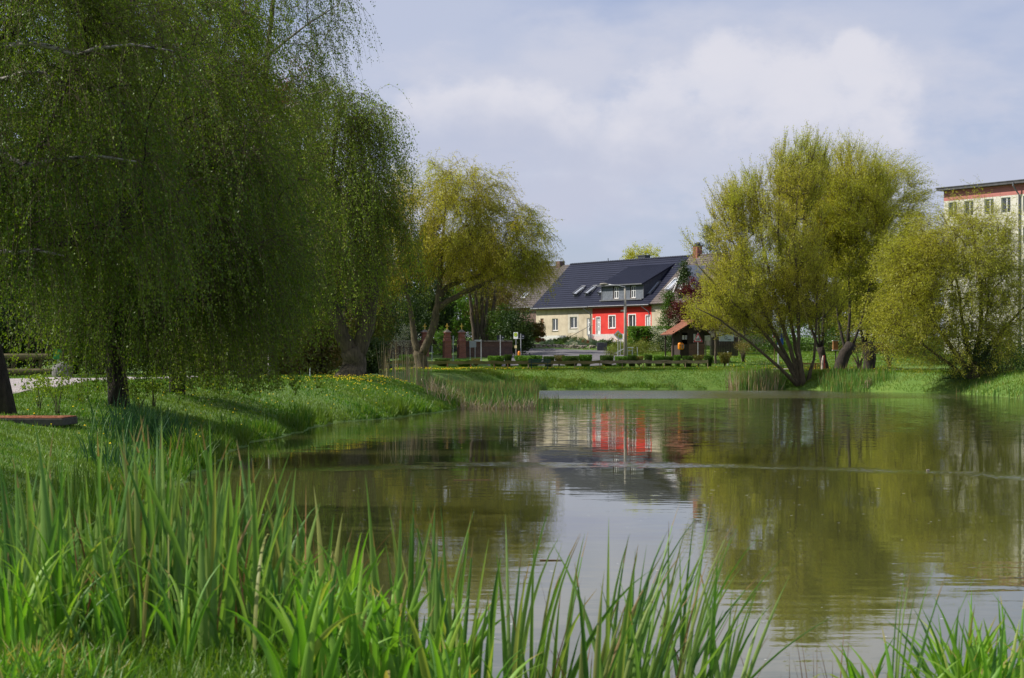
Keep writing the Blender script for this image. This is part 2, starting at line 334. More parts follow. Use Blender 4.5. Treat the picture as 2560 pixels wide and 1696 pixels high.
# ------------------------------------------------------------ water
def water():
    mt, n, l, b = newmat('pond_water')
    c = n.new('ShaderNodeTexCoord'); V = c.outputs['Object']; sp = n.new('ShaderNodeSeparateXYZ'); l.new(V, sp.inputs[0])
    def mm(op, a, b_=None, clamp=False):
        q = n.new('ShaderNodeMath'); q.operation = op; q.use_clamp = clamp
        for i, v in enumerate((a, b_)):
            if v is None: continue
            if isinstance(v, (int, float)): q.inputs[i].default_value = v
            else: l.new(v, q.inputs[i])
        return q.outputs[0]
    def band(v, a0, a1, b0, b1):
        r1 = n.new('ShaderNodeMapRange'); r1.interpolation_type = 'SMOOTHSTEP'; l.new(v, r1.inputs['Value']); r1.inputs['From Min'].default_value = a0; r1.inputs['From Max'].default_value = a1
        r2 = n.new('ShaderNodeMapRange'); r2.interpolation_type = 'SMOOTHSTEP'; l.new(v, r2.inputs['Value']); r2.inputs['From Min'].default_value = b0; r2.inputs['From Max'].default_value = b1
        return mm('MULTIPLY', r1.outputs[0], mm('SUBTRACT', 1.0, r2.outputs[0]))
    big = noise(n, l, .09, 3, .5, vec=V, stretch=(.5,1,1)); y = mm('ADD', sp.outputs['Y'], mm('MULTIPLY', mm('SUBTRACT', big.outputs['Fac'], .5), 6))
    x = sp.outputs['X']
    far = band(y, 101, 103, 124, 129)                                   # breeze ruffling the far water
    xm = n.new('ShaderNodeMapRange'); l.new(x, xm.inputs['Value']); xm.inputs['From Min'].default_value = -1.0; xm.inputs['From Max'].default_value = 2.0
    xm2 = n.new('ShaderNodeMapRange'); l.new(x, xm2.inputs['Value']); xm2.inputs['From Min'].default_value = 26; xm2.inputs['From Max'].default_value = 12; xm2.inputs['To Min'].default_value = .25
    far = mm('MULTIPLY', far, mm('MULTIPLY', xm.outputs[0], xm2.outputs[0]))
    # thin line of catspaw across the middle
    yc = mm('ADD', sp.outputs['Y'], mm('MULTIPLY', mm('MULTIPLY', mm('SUBTRACT', x, 1.5), mm('SUBTRACT', x, 1.5)), .055))
    n2 = noise(n, l, .6, 4, .6, vec=V, stretch=(.5,1,1)); yc = mm('ADD', yc, mm('MULTIPLY', mm('SUBTRACT', n2.outputs['Fac'], .5), 3.2))
    line = band(yc, 37.6, 38.4, 38.6, 40.2)
    n3 = noise(n, l, .8, 4, .6, vec=V); brk = n.new('ShaderNodeMapRange'); l.new(n3.outputs['Fac'], brk.inputs['Value']); brk.inputs['From Min'].default_value = .35; brk.inputs['From Max'].default_value = .6
    line = mm('MULTIPLY', line, mm('ADD', mm('MULTIPLY', brk.outputs[0], .45), .0))
    near = n.new('ShaderNodeMapRange'); near.interpolation_type = 'SMOOTHSTEP'; l.new(y, near.inputs['Value']); near.inputs['From Min'].default_value = 26; near.inputs['From Max'].default_value = 11; near.inputs['To Min'].default_value = 0; near.inputs['To Max'].default_value = 1
    rough_patch = mm('ADD', mm('MULTIPLY', far, 1.0), mm('MULTIPLY', line, 1.0))
    # wave slopes
    ripple = noise(n, l, 5.5, 3, .5, vec=V, stretch=(.22,1,1)); fine = noise(n, l, 22, 3, .6, vec=V, stretch=(.4,1,1))
    def slope(tex, amp):
        s = n.new('ShaderNodeVectorMath'); s.operation = 'SUBTRACT'; l.new(tex.outputs['Color'], s.inputs[0]); s.inputs[1].default_value = (.5,.5,.5)
        q = n.new('ShaderNodeVectorMath'); q.operation = 'SCALE'; l.new(s.outputs[0], q.inputs[0]); l.new(amp, q.inputs['Scale']); return q.outputs[0]
    mid = n.new('ShaderNodeMapRange'); mid.interpolation_type = 'SMOOTHSTEP'; l.new(y, mid.inputs['Value']); mid.inputs['From Min'].default_value = 42; mid.inputs['From Max'].default_value = 62
    a1 = mm('ADD', mm('ADD', .016, mm('MULTIPLY', mid.outputs[0], .075)), mm('MULTIPLY', near.outputs[0], .022)); a2 = mm('ADD', mm('ADD', .006, mm('MULTIPLY', near.outputs[0], .012)), mm('MULTIPLY', rough_patch, 1.45))
    ad = n.new('ShaderNodeVectorMath'); ad.operation = 'ADD'; l.new(slope(ripple, a1), ad.inputs[0]); l.new(slope(fine, a2), ad.inputs[1])
    fl = n.new('ShaderNodeVectorMath'); fl.operation = 'MULTIPLY'; l.new(ad.outputs[0], fl.inputs[0]); fl.inputs[1].default_value = (.7,1,0)
    up = n.new('ShaderNodeVectorMath'); up.operation = 'ADD'; l.new(fl.outputs[0], up.inputs[0]); up.inputs[1].default_value = (0,0,1)
    nm = n.new('ShaderNodeVectorMath'); nm.operation = 'NORMALIZE'; l.new(up.outputs[0], nm.inputs[0]); l.new(nm.outputs[0], b.inputs['Normal'])
    # floating pollen and fluff
    sp1 = n.new('ShaderNodeTexVoronoi'); sp1.inputs['Scale'].default_value = 2.6; sp1.inputs['Randomness'].default_value = 1; l.new(V, sp1.inputs['Vector'])
    dist = noise(n, l, .25, 4, .65, vec=V, stretch=(.3,1,1))
    dr = n.new('ShaderNodeMapRange'); l.new(dist.outputs['Fac'], dr.inputs['Value']); dr.inputs['From Min'].default_value = .42; dr.inputs['From Max'].default_value = .72; dr.inputs['To Max'].default_value = .13
    speck = mm('LESS_THAN', sp1.outputs['Distance'], dr.outputs[0])
    mx = n.new('ShaderNodeMix'); mx.data_type = 'RGBA'; l.new(speck, mx.inputs['Factor']); mx.inputs['A'].default_value = (.058,.062,.020,1); mx.inputs['B'].default_value = (.45,.46,.4,1)
    l.new(mx.outputs['Result'], b.inputs['Base Color'])
    l.new(mm('ADD', .02, mm('MULTIPLY', rough_patch, .22)), b.inputs['Roughness'])
    l.new(mm('SUBTRACT', .5, mm('MULTIPLY', speck, .45)), b.inputs['Specular IOR Level'])
    b.inputs['IOR'].default_value = 1.333
    me = MB(); me.add([(-60,8.2,0),(80,8.2,0),(80,160,0),(-60,160,0)], [(0,1,2,3)])
    tag(me.build('pond_water', mt), kind='structure')
water()
# ------------------------------------------------------------ foliage and tree builders
def leaves(C, size, axis=None, aspect=.55, rg=None, jitter=.6):
    """rhombic leaves centred at C (n,3); axis = preferred long axis"""
    rg = rg or rng; n = len(C)
    a = rg.normal(size=(n,3))
    if axis is not None: a = axis*(1/jitter)+a*.8
    a /= np.linalg.norm(a,axis=1,keepdims=True)+1e-9
    b = np.cross(a, rg.normal(size=(n,3))); b /= np.linalg.norm(b,axis=1,keepdims=True)+1e-9
    s = (size*rg.uniform(.6,1.3,n))[:,None]
    V = np.stack([C-a*s*.5, C+b*s*aspect*.5-a*s*.05, C+a*s*.5, C-b*s*aspect*.5-a*s*.05], 1).reshape(-1,3)
    return V, np.arange(n*4).reshape(-1,4)
def prisms(A, B, ra, rb):
    """thin three-sided twigs from A to B"""
    n = len(A); d = B-A; d = d/(np.linalg.norm(d,axis=1,keepdims=True)+1e-9)
    u = np.cross(d, np.array([.3,.9,.2])); u /= np.linalg.norm(u,axis=1,keepdims=True)+1e-9; v = np.cross(d,u)
    ring = []
    for P, r in ((A,ra),(B,rb)):
        for k in range(3):
            t = 2*math.pi*k/3; ring.append(P+(u*math.cos(t)+v*math.sin(t))*np.asarray(r).reshape(-1,1))
    V = np.stack(ring,1).reshape(-1,3); i = (np.arange(n)*6)[:,None]
    Q = np.concatenate([i+np.array([[k,(k+1)%3,3+(k+1)%3,3+k]]) for k in range(3)],0)
    return V, Q
class Acc:
    def __init__(s): s.V=[]; s.Q=[]; s.m=[]; s.r=[]; s.n=0
    def add(s, V, Q, mat=0, rnd=None):
        s.V.append(V); s.Q.append(Q+s.n); s.n += len(V); s.m.append(np.full(len(Q),mat,np.int32)); s.r.append(np.full(len(Q),.5,np.float32) if rnd is None else rnd)
    def build(s, name, mats, parent=None, smooth=False):
        return np_mesh(name, np.concatenate(s.V), np.concatenate(s.Q), mats=mats, parent=parent, qmat=np.concatenate(s.m), rnd=np.concatenate(s.r), smooth=smooth)

def tree(name, label, cat, loc, paths, ells, leaf, bark, nt=220, ns=1400, slen=2.0, droop=.9, lift=.15, lsize=.07, nl=26, aspect=.5, seed=1,
         group=None, spread=.6, twig=.006, outer=.45, start_up=.2, rt=.012, wind=(0,0,0), lj=.06, pk=.28, thr=.06, shell=.45, pale=None):
    rg = np.random.default_rng(seed); root = thing(name, label, cat, loc, 0, group)
    P = []; par = []; pl = []; chains = []; frozen = {}
    for path in paths:                                   # given trunk / limb paths: (x,y,z,r) ...; first point snaps to the nearest node
        idx = []
        pts = [np.array(q[:3],float) for q in path]; rs = [q[3] for q in path]
        for k in range(len(pts)-1):
            m_ = max(2, int(np.linalg.norm(pts[k+1]-pts[k])/.7))
            for j in range(m_+(k == len(pts)-2)):
                t = j/m_; q = pts[k]*(1-t)+pts[k+1]*t; q = q + rg.normal(size=3)*rs[k]*.12*(0 if (k==0 and j==0) else 1)
                if not idx:
                    if P:
                        pa = int(np.argmin([np.linalg.norm(q-x) for x in P]))
                        par.append(pa); pl.append(pl[pa])
                    else: par.append(-1); pl.append(0)
                else: par.append(idx[-1]); pl.append(pl[idx[-1]]+np.linalg.norm(q-P[idx[-1]]))
                P.append(q); idx.append(len(P)-1); frozen[idx[-1]] = rs[k]*(1-t)+rs[k+1]*t
        chains.append(idx)
    # targets
    tg = []
    wsum = sum(e[6] for e in ells)
    for e in ells:
        k = max(3, int(nt*e[6]/wsum)); d = rg.normal(size=(k,3)); d /= np.linalg.norm(d,axis=1,keepdims=True)
        r = rg.uniform(.12,1,k)**shell
        tg.append(np.array(e[:3])+d*r[:,None]*np.array(e[3:6]))
    tg = np.concatenate(tg); tg = tg[tg[:,2] > .6]
    base = P[0]; tg = tg[np.argsort(np.linalg.norm(tg-np.array([P[-1][0],P[-1][1],base[2]]),axis=1)+rg.uniform(0,2,len(tg)))]
    PA = np.zeros((len(P)+len(tg)*14,3)); PA[:len(P)] = P; PL = np.zeros(len(PA)); PL[:len(P)] = pl; n = len(P)
    minz = max(.8, float(np.array(tg)[:,2].min())*.35)
    isroot = np.zeros(len(PA),bool)
    for t in tg:
        dv = t-PA[:n]; dist = np.linalg.norm(dv,axis=1)
        cost = dist+pk*PL[:n]+np.maximum(0,-dv[:,2])*.5+np.where(PA[:n,2]<minz, 4, 0)
        pa = int(np.argmin(cost)); D = dist[pa]
        if D < .25: continue
        k = int(np.clip(D/.55,2,12)); a = PA[pa]; c = a+(t-a)*.5+np.array([0,0,lift*D])+rg.normal(size=3)*D*.09; idx = [pa]
        for j in range(1,k+1):
            s = j/k; q = a*(1-s)**2+2*c*s*(1-s)+t*s*s
            if j < k: q = q+rg.normal(size=3)*.05*min(1,D)
            PA[n] = q; par.append(idx[-1]); PL[n] = PL[idx[-1]]+np.linalg.norm(q-PA[idx[-1]]); idx.append(n); n += 1
        chains.append(idx)
    PA = PA[:n]; cnt = np.zeros(n); hasch = np.zeros(n,bool)
    for i in range(n):
        if par[i] >= 0: hasch[par[i]] = True
    cnt[~hasch] = 1
    for i in range(n-1,-1,-1):
        if par[i] >= 0: cnt[par[i]] += cnt[i]
    rad = rt*cnt**.48
    for i, r in frozen.items(): rad[i] = r
    mb = MB(); mb2 = MB()
    for ci, idx in enumerate(chains):
        if len(idx) < 2: continue
        rs = [rad[i] for i in idx]
        if ci >= len(paths): rs[0] = min(rs[0], rs[1]*1.25)
        big = max(rs) > .12
        (mb2 if (pale and 0 < ci < len(paths)) else mb).tube([PA[i] for i in idx], [max(r,.004) for r in rs], 10 if big else (6 if max(rs) > .04 else 4), cap=big)
    mb.build('trunk', bark, root, smooth=True)
    if mb2.v: mb2.build('limb', pale, root, smooth=True)
    # hanging / rising shoots
    nfz = max(frozen)+1 if frozen else 0
    cand = np.arange(n)[(rad < thr) & ((np.arange(n) >= (nfz if len(tg) else 0)) | (rad < .055))]
    if len(cand) == 0: cand = np.arange(n)
    st = rg.choice(cand, ns); par = np.array(par)
    ctr = np.average(PA[cand],axis=0)
    pos = PA[st]+rg.normal(size=(ns,3))*.05
    outd = PA[st]-ctr; outd[:,2] *= .3; outd /= np.linalg.norm(outd,axis=1,keepdims=True)+1e-9
    d = outd*spread+rg.normal(size=(ns,3))*.5+np.array([0,0,start_up]); d /= np.linalg.norm(d,axis=1,keepdims=True)
    Ln = slen*rg.uniform(.35,1.15,ns); K = 6; acc = Acc(); pts = [pos]
    for k in range(K):
        tgt = np.array([0,0,-1.0 if droop > 0 else 1.0])+np.array(wind)
        d = d*(1-abs(droop)*.45)+tgt*abs(droop)*.45+rg.normal(size=(ns,3))*.07; d /= np.linalg.norm(d,axis=1,keepdims=True)
        np_ = pts[-1]+d*(Ln/K)[:,None]
        np_[:,2] = np.maximum(np_[:,2], .05+rg.uniform(0,.5,ns))
        pts.append(np_)
    pts = np.stack(pts,1)
    for k in range(K):
        V,Q = prisms(pts[:,k],pts[:,k+1],np.full(ns,twig*(1-k/K*.6)),np.full(ns,twig*(1-(k+1)/K*.6))); acc.add(V,Q,1)
    t = rg.uniform(.08,1,(ns,nl))**.85*K; i0 = np.minimum(t.astype(int),K-1); f = (t-i0)[...,None]
    ar = np.arange(ns)[:,None]; A = pts[ar,i0]; B = pts[ar,i0+1]; C = A*(1-f)+B*f; ax = (B-A); ax /= np.linalg.norm(ax,axis=2,keepdims=True)+1e-9
    C = C.reshape(-1,3)+rg.normal(size=(ns*nl,3))*lj; ax = ax.reshape(-1,3)+np.array([0,0,-.3])
    rn = np.clip(np.repeat(rg.uniform(0,1,ns),nl)*.5+rg.uniform(0,1,ns*nl)*.5,0,1)
    V,Q = leaves(C,lsize,ax,aspect,rg); acc.add(V,Q,0,rn.astype(np.float32))
    acc.build('crown', [leaf, M['brown_twig']], root)
    return root

def bush(name, label, cat, loc, rx, ry, rz, leaf, n=3000, ls=.08, seed=1, group=None, shape='dome', aspect=.6, stems=8, stemmat=None, hollow=.35, lump=.25, base=.0, sk=1.0):
    """leafy shrub: shape dome / vase / column / cone / box"""
    rg = np.random.default_rng(seed); root = thing(name, label, cat, loc, rg.uniform(0,6) if shape != 'box' else 0, group)
    nc = max(12, n//(22 if shape == 'box' else 90))
    d = rg.normal(size=(nc,3)); d /= np.linalg.norm(d,axis=1,keepdims=True); r = rg.uniform(hollow,1,nc)[:,None]**.5
    c = d*r*(1+lump*(rg.uniform(-1,1,(nc,1)))); c[:,2] = np.abs(c[:,2]) if shape in('dome',) else c[:,2]*.5+.5
    if shape == 'vase': k = .35+.75*np.clip(c[:,2],0,1); c[:,0] *= k; c[:,1] *= k; c[:,2] = .3+.7*c[:,2]
    if shape == 'cone': k = (1-np.clip(c[:,2],0,1))**.85+.04; ph = rg.uniform(0,2*math.pi,nc); rr = rg.uniform(.3,1,nc); c[:,2] = rg.uniform(0,1,nc)**1.2; k = (1-c[:,2])**.9+.03; c[:,0] = np.cos(ph)*rr*k; c[:,1] = np.sin(ph)*rr*k
    if shape == 'box': c = rg.uniform(-1,1,(nc,3)); ax_ = rg.integers(0,3,nc); c[np.arange(nc),ax_] = np.sign(c[np.arange(nc),ax_])*rg.uniform(.85,1.02,nc); c[:,2] = c[:,2]*.5+.5
    S = np.array([rx,ry,rz]); c = c*S; c[:,2] += base
    per = n//nc; sg = min(rx,rz)*(.17 if shape not in ('box',) else .10)
    C = np.repeat(c,per,0)+rg.normal(size=(nc*per,3))*sg*np.array([1,1,.8])
    C[:,2] = np.maximum(C[:,2],.02+base*.5)
    if shape == 'box': C[:,2] = np.minimum(C[:,2], rz*1.04+rg.uniform(0,.05,len(C)))
    rn = np.clip(np.repeat(rg.uniform(0,1,nc),per)*.5+rg.uniform(0,1,nc*per)*.5,0,1).astype(np.float32)
    V,Q = leaves(C,ls,None,aspect,rg); acc = Acc(); acc.add(V,Q,0,rn)
    acc.build('foliage', [leaf], root)
    if shape == 'box':                           # dense twiggy inside of a clipped hedge
        tw = Acc(); k_ = 2600; A = rg.uniform(-1,1,(k_,3))*S*np.array([.86,.8,.5])+np.array([0,0,rz*.5]); B = A+rg.normal(size=(k_,3))*np.array([.12,.08,.16])
        B[:,2] = np.clip(B[:,2],.02,rz); V,Q = prisms(A,B,np.full(k_,.035),np.full(k_,.02)); tw.add(V,Q,0); tw.build('twigs', [M['dark_bark']], root)
    if stems:
        mb = MB()
        for k in range(stems):
            t = c[rg.integers(0,nc)]; a = rg.normal(size=3)*.05*rx; a[2] = -.05; mid = a*.5+t*.5; mid[:2] *= .6
            mb.tube([a,mid,t],[(.02+.012*rz)*sk,(.014+.006*rz)*sk,.006*sk],5)
        mb.build('stem', stemmat or M['bark'], root, smooth=True)
    return root

def blades(base, hgt, az, lean, curl, wid, K=7, cols=3, vfold=.25, rg=None, psi=None, tip=2.2):
    """sword leaves / grass; arrays of length n -> verts, quads"""
    n = len(base); rg = rg or rng
    Ld = np.stack([np.cos(az),np.sin(az),np.zeros(n)],1); psi = az+math.pi/2+rg.normal(size=n)*.5 if psi is None else psi
    Wd = np.stack([np.cos(psi),np.sin(psi),np.zeros(n)],1); Nd = np.cross(Wd,np.array([0,0,1.0]))
    p = base.copy(); rings = []
    for k in range(K+1):
        t = k/K; w_ = wid*np.clip((1-t**tip),.03,1)*(.75+.25*min(1,t*4))
        rings.append([p-Wd*w_[:,None]*.5, p+Nd*(w_*vfold)[:,None], p+Wd*w_[:,None]*.5] if cols == 3 else [p-Wd*w_[:,None]*.5, p+Wd*w_[:,None]*.5])
        ph = lean+curl*(t+.5/K)**2
        p = p+(Ld*np.sin(ph)[:,None]+np.array([0,0,1.0])*np.cos(ph)[:,None])*(hgt/K)[:,None]
    c = cols; V = np.stack([q for r in rings for q in r],1).reshape(-1,3); i = (np.arange(n)*(K+1)*c)[:,None]
    Q = np.concatenate([i+np.array([[k*c+j,k*c+j+1,(k+1)*c+j+1,(k+1)*c+j]]) for k in range(K) for j in range(c-1)],0)
    return V, Q, K*(c-1)

# ------------------------------------------------------------ grass
def in_any(X, Y):
    return (sdist(X,Y,ROAD) < .1) | (sdist(X,Y,PATH) < .05) | (sdist(X,Y,PATH2) < .05)
def grass():
    acc = Acc()
    def put(n, X, Y, hh, ww, lean=.5, mat=0, K=2, curl=.7):
        Z = H(X,Y); ok = (Z > .03) & ~in_any(X,Y) ; X,Y,Z = X[ok],Y[ok],Z[ok]; n = len(X)
        hv = (hh[ok] if hasattr(hh,'__len__') else hh*rng.uniform(.5,1.3,n)); wv = (ww[ok] if hasattr(ww,'__len__') else np.full(n,ww))
        V,Q,f = blades(np.stack([X,Y,Z-.01],1), hv, rng.uniform(0,6.283,n), np.abs(rng.normal(size=n))*lean*.6, rng.uniform(0,curl,n), wv, K=K, cols=2, psi=rng.uniform(-.9,.9,n))
        acc.add(V,Q,mat,np.tile(rng.uniform(0,1,n),f).astype(np.float32))
    # near bank by the camera
    n = 26000; Y = rng.uniform(5.0,9.3,n); X = rng.uniform(-.33,.0,n)*Y; put(n,X,Y,.08,.006,.9,K=3)
    n = 9000; Y = rng.uniform(4.8,7.2,n); X = rng.uniform(-.30,.0,n)*Y; put(n,X,Y,.12,.006,.9,K=4,curl=1.6)
    # left bank
    n = 170000; Y = 9+85*rng.uniform(0,1,n)**1.35; sh = np.interp(Y, POND[:15,1], POND[:15,0]); X = sh-rng.uniform(0,1,n)**1.2*(np.maximum(.29*Y+sh+1.0, 4)); 
    put(n,X,Y,(.045+.0007*Y)*rng.uniform(.4,1.6,n),.006+.00032*Y,.8)
    # tall fringe along the left shore
    n = 34000; Y = rng.uniform(15,84,n); sh = np.interp(Y, POND[:15,1], POND[:15,0]); X = sh-np.abs(rng.normal(size=n))*.45+.32
    tall = np.clip(.55+.5*np.sin(Y*.55)+.45*np.sin(Y*1.7+1)+.4*np.sin(Y*4.3),.2,1.6)
    put(n,X,Y,.42*tall*rng.uniform(.5,1.2,n),.010+.0003*Y,.5,mat=0,K=3)
    # spit, far bank and the slope behind
    n = 60000; Y = rng.uniform(68,100,n); X = rng.uniform(-14,0,n); put(n,X,Y,.10,.03,.8)
    n = 150000; Y = rng.uniform(129,147,n)**1.0; X = rng.uniform(-13,31,n); put(n,X,Y,.10,.035,.9,mat=1)
    n = 60000; Y = rng.uniform(147,182,n); X = rng.uniform(7,40,n); put(n,X,Y,.12,.05,.9,mat=1)
    n = 30000; Y = rng.uniform(95,135,n); X = rng.uniform(22,40,n); put(n,X,Y,.2,.04,.8,mat=1)
    n = 16000; X = rng.uniform(-3,24,n); Y = 132+rng.uniform(-.6,1.0,n); put(n,X,Y,.22,.035,.8,mat=1)
    tag(acc.build('grass', [M['grass_blade'],M['lawn_blade']]), kind='stuff', label='short and tufted green grass on the pond banks', cat='grass')
grass()

def dandelions():
    acc = Acc(); pts = []
    def cl(cx, cy, sx, sy, k, s):
        X = rng.normal(cx,sx,k); Y = rng.normal(cy,sy,k); pts.append(np.stack([X,Y,np.full(k,s)],1))
    cl(-7.0,77,1.0,3.5,170,.055); cl(-5.6,80,.9,3,70,.055); cl(-8.2,84,1.2,3,60,.055); cl(-8.6,60,.8,5,30,.045); cl(-7.7,46,.5,2,16,.04); cl(-9,38,1,3,12,.035)
    cl(-8.6,66,1.8,11,110,.05); cl(-9.5,50,1.5,6,40,.04); cl(-6.2,138,2.2,1.2,180,.075); cl(-1,138.5,3.5,1.2,220,.075); cl(5,139,4,1.3,160,.07); cl(-10,95,1.5,4,40,.06); cl(19,146,5,5,60,.08); cl(24,136,3,2,70,.07)
    P = np.concatenate(pts); Z = H(P[:,0],P[:,1]); ok = (Z > .25) & ~in_any(P[:,0],P[:,1]); P = P[ok]; Z = Z[ok]; n = len(P)
    c = np.stack([P[:,0],P[:,1],Z+rng.uniform(.10,.2,n)],1); s = P[:,2]*rng.uniform(.7,1.2,n)
    ring = []
    for k in range(8):                              # domed heads facing up
        t = 2*math.pi*k/8; ring.append(c+np.stack([np.cos(t)*s*.5,np.sin(t)*s*.5,np.zeros(n)],1))
    V = np.stack(ring+[c+np.array([0,0,.4])*s[:,None]],1).reshape(-1,3); i = (np.arange(n)*9)[:,None]
    Q = np.concatenate([i+np.array([[k,(k+1)%8,(k+2)%8,8]]) for k in (0,2,4,6)],0)
    acc.add(V,Q,0,np.tile(rng.uniform(0,1,n),4).astype(np.float32))
    V,Q = prisms(np.stack([c[:,0],c[:,1],Z],1),c,np.full(n,.004),np.full(n,.004)); acc.add(V,Q,1)
    tag(acc.build('dandelions', [M['dandelion'],M['grass_blade']]), kind='stuff', label='yellow dandelion flowers dotted over the grass banks', cat='dandelions')
dandelions()

# ------------------------------------------------------------ reeds and irises
def reedbed(name, label, specs, mats):
    acc = Acc()
    for s in specs:
        n = s['n']; X = s['X'](n); Y = s['Y'](n)
        if 'ok' in s: k = s['ok'](X,Y); X,Y = X[k],Y[k]; n = len(X)
        if 'clump' in s:
            c = rng.integers(0,s['clump'],n); cx = s['X'](s['clump']); cy = s['Y'](s['clump']); X = cx[c]+rng.normal(size=n)*s['cs']; Y = cy[c]+rng.normal(size=n)*s['cs']
        Z = H(X,Y) if s.get('ground',True) else np.zeros(n)
        Z = np.maximum(Z, -.15)
        az = s['az'](n) if 'az' in s else rng.uniform(0,6.283,n)
        hg = s['h'](n); V,Q,f = blades(np.stack([X,Y,Z-.03],1), hg, az, np.abs(rng.normal(size=n))*s.get('lean',.12), s.get('curl',lambda k: rng.uniform(0,.5,k))(n), s['w'](n), K=s.get('K',7), cols=s.get('cols',3), psi=rng.uniform(-.8,.8,n) if s.get('face',1) else None, tip=s.get('tip',2.6))
        rn = np.tile(np.clip(rng.normal(.42,.24,n),0,.86),(f,1)); cc_ = s.get('cols',3)-1; tipb = rng.uniform(0,1,n) < .3; rn[-cc_:,tipb] = 1.0
        dead = rng.uniform(0,1,n) < .015; rn[:,dead] = 1.0; acc.add(V,Q,s.get('mat',0),rn.ravel().astype(np.float32))
    o = acc.build(name, mats, smooth=True); return tag(o, label, 'reeds', kind='stuff')
def pxs(x0, x1, D0, D1):                            # spread inside a wedge of ground
    class S: pass
    s = S()
    def Y(n): s.y = rng.uniform(D0,D1,n); return s.y
    def X(n): s.x = rng.uniform(x0,x1,n); return s.x
    return X, Y
def U(a,b): return lambda n: rng.uniform(a,b,n)
def Nn(a,b): return lambda n: rng.normal(a,b,n)
reedbed('reed_bed', 'tall blue green cattail leaves crowding the near bank at left', [
  dict(n=265, X=U(-2.2,-.70), Y=U(6.3,8.0), h=lambda n: rng.uniform(.38,.78,n), w=U(.027,.047), lean=.105, curl=U(0,.38), clump=64, cs=.04, K=9),
  dict(n=70, X=U(-1.8,-.90), Y=U(6.4,7.2), h=U(.62,.90), w=U(.020,.030), lean=.13, curl=U(0,.35), clump=30, cs=.03, K=9),
  dict(n=110, X=U(-1.9,-.75), Y=U(6.2,7.4), h=U(.35,.7), w=U(.010,.020), lean=.28, curl=U(.3,2.0), mat=0, K=9),
  dict(n=110, X=U(-1.8,-.75), Y=U(6.1,6.8), h=U(.28,.58), w=U(.014,.024), lean=.16, curl=U(.2,1.5), mat=1, clump=16, cs=.03, K=9),
  dict(n=32, X=U(-1.9,-.7), Y=U(6.3,7.5), h=U(.3,.7), w=U(.005,.010), lean=.35, curl=U(0,.6), mat=2, K=6),
 ], [M['reed_dark'],M['iris_leaf'],M['brown_stalk']])
reedbed('iris_bed', 'bright green arching iris leaves at the bottom centre of the bank', [
  dict(n=160, X=U(-.68,-.08), Y=U(5.6,6.5), h=U(.32,.55), w=U(.024,.042), lean=.12, curl=U(.1,1.2), mat=0, clump=22, cs=.03, K=10),
  dict(n=60, X=U(-.72,.0), Y=U(5.7,6.6), h=U(.35,.55), w=U(.012,.022), lean=.3, curl=U(1.0,2.4), mat=0, K=10),
  dict(n=40, X=U(-.50,-.06), Y=U(6.2,6.7), h=U(.5,.78), w=U(.015,.024), lean=.08, curl=U(0,.25), mat=1, clump=7, cs=.03, K=9),
 ], [M['iris_leaf'],M['reed_dark']])
reedbed('cattail_clump', 'sparse dark cattail blades leaning right in front of open water', [
  dict(n=92, X=U(-.02,.78), Y=U(6.0,6.9), h=U(.62,1.0), w=U(.014,.027), lean=.22, curl=U(0,.8), az=Nn(.2,1.1), mat=0, clump=26, cs=.025, K=9),
  dict(n=24, X=U(.35,.62), Y=U(6.1,6.7), h=U(.85,1.12), w=U(.012,.020), lean=.2, curl=U(.1,.7), az=Nn(.0,.45), mat=0, clump=5, cs=.03, K=10),
  dict(n=40, X=U(.0,.75), Y=U(6.0,6.6), h=U(.3,.6), w=U(.012,.020), lean=.12, curl=U(0,.6), mat=1, K=8),
  dict(n=30, X=U(.0,.8), Y=U(6.1,6.8), h=U(.4,.85), w=U(.004,.008), lean=.35, curl=U(0,.5), mat=2, K=6),
 ], [M['reed_dark'],M['reed_leaf'],M['brown_stalk']])
reedbed('iris_clump', 'bright curling iris leaves at the bottom corner beyond the open water', [
  dict(n=170, X=U(1.25,1.9), Y=U(5.9,6.6), h=U(.38,.62), w=U(.024,.040), lean=.12, curl=U(.3,2.0), mat=0, clump=17, cs=.03, K=10),
  dict(n=120, X=U(1.50,1.95), Y=U(5.9,6.6), h=U(.5,.72), w=U(.020,.034), lean=.12, curl=U(.3,1.8), mat=0, clump=8, cs=.03, K=10),
  dict(n=9, X=U(1.30,1.34), Y=U(6.1,6.3), h=U(.7,.92), w=U(.008,.013), lean=.1, curl=U(.1,.3), az=Nn(.2,.3), mat=1, K=9),
  dict(n=14, X=U(.9,1.25), Y=U(6.2,6.6), h=U(.42,.62), w=U(.004,.007), lean=.15, curl=U(0,.3), mat=2, K=6),
 ], [M['iris_leaf'],M['reed_dark'],M['brown_stalk']])
def inpond(X,Y): return (sdist(X,Y) < .6)
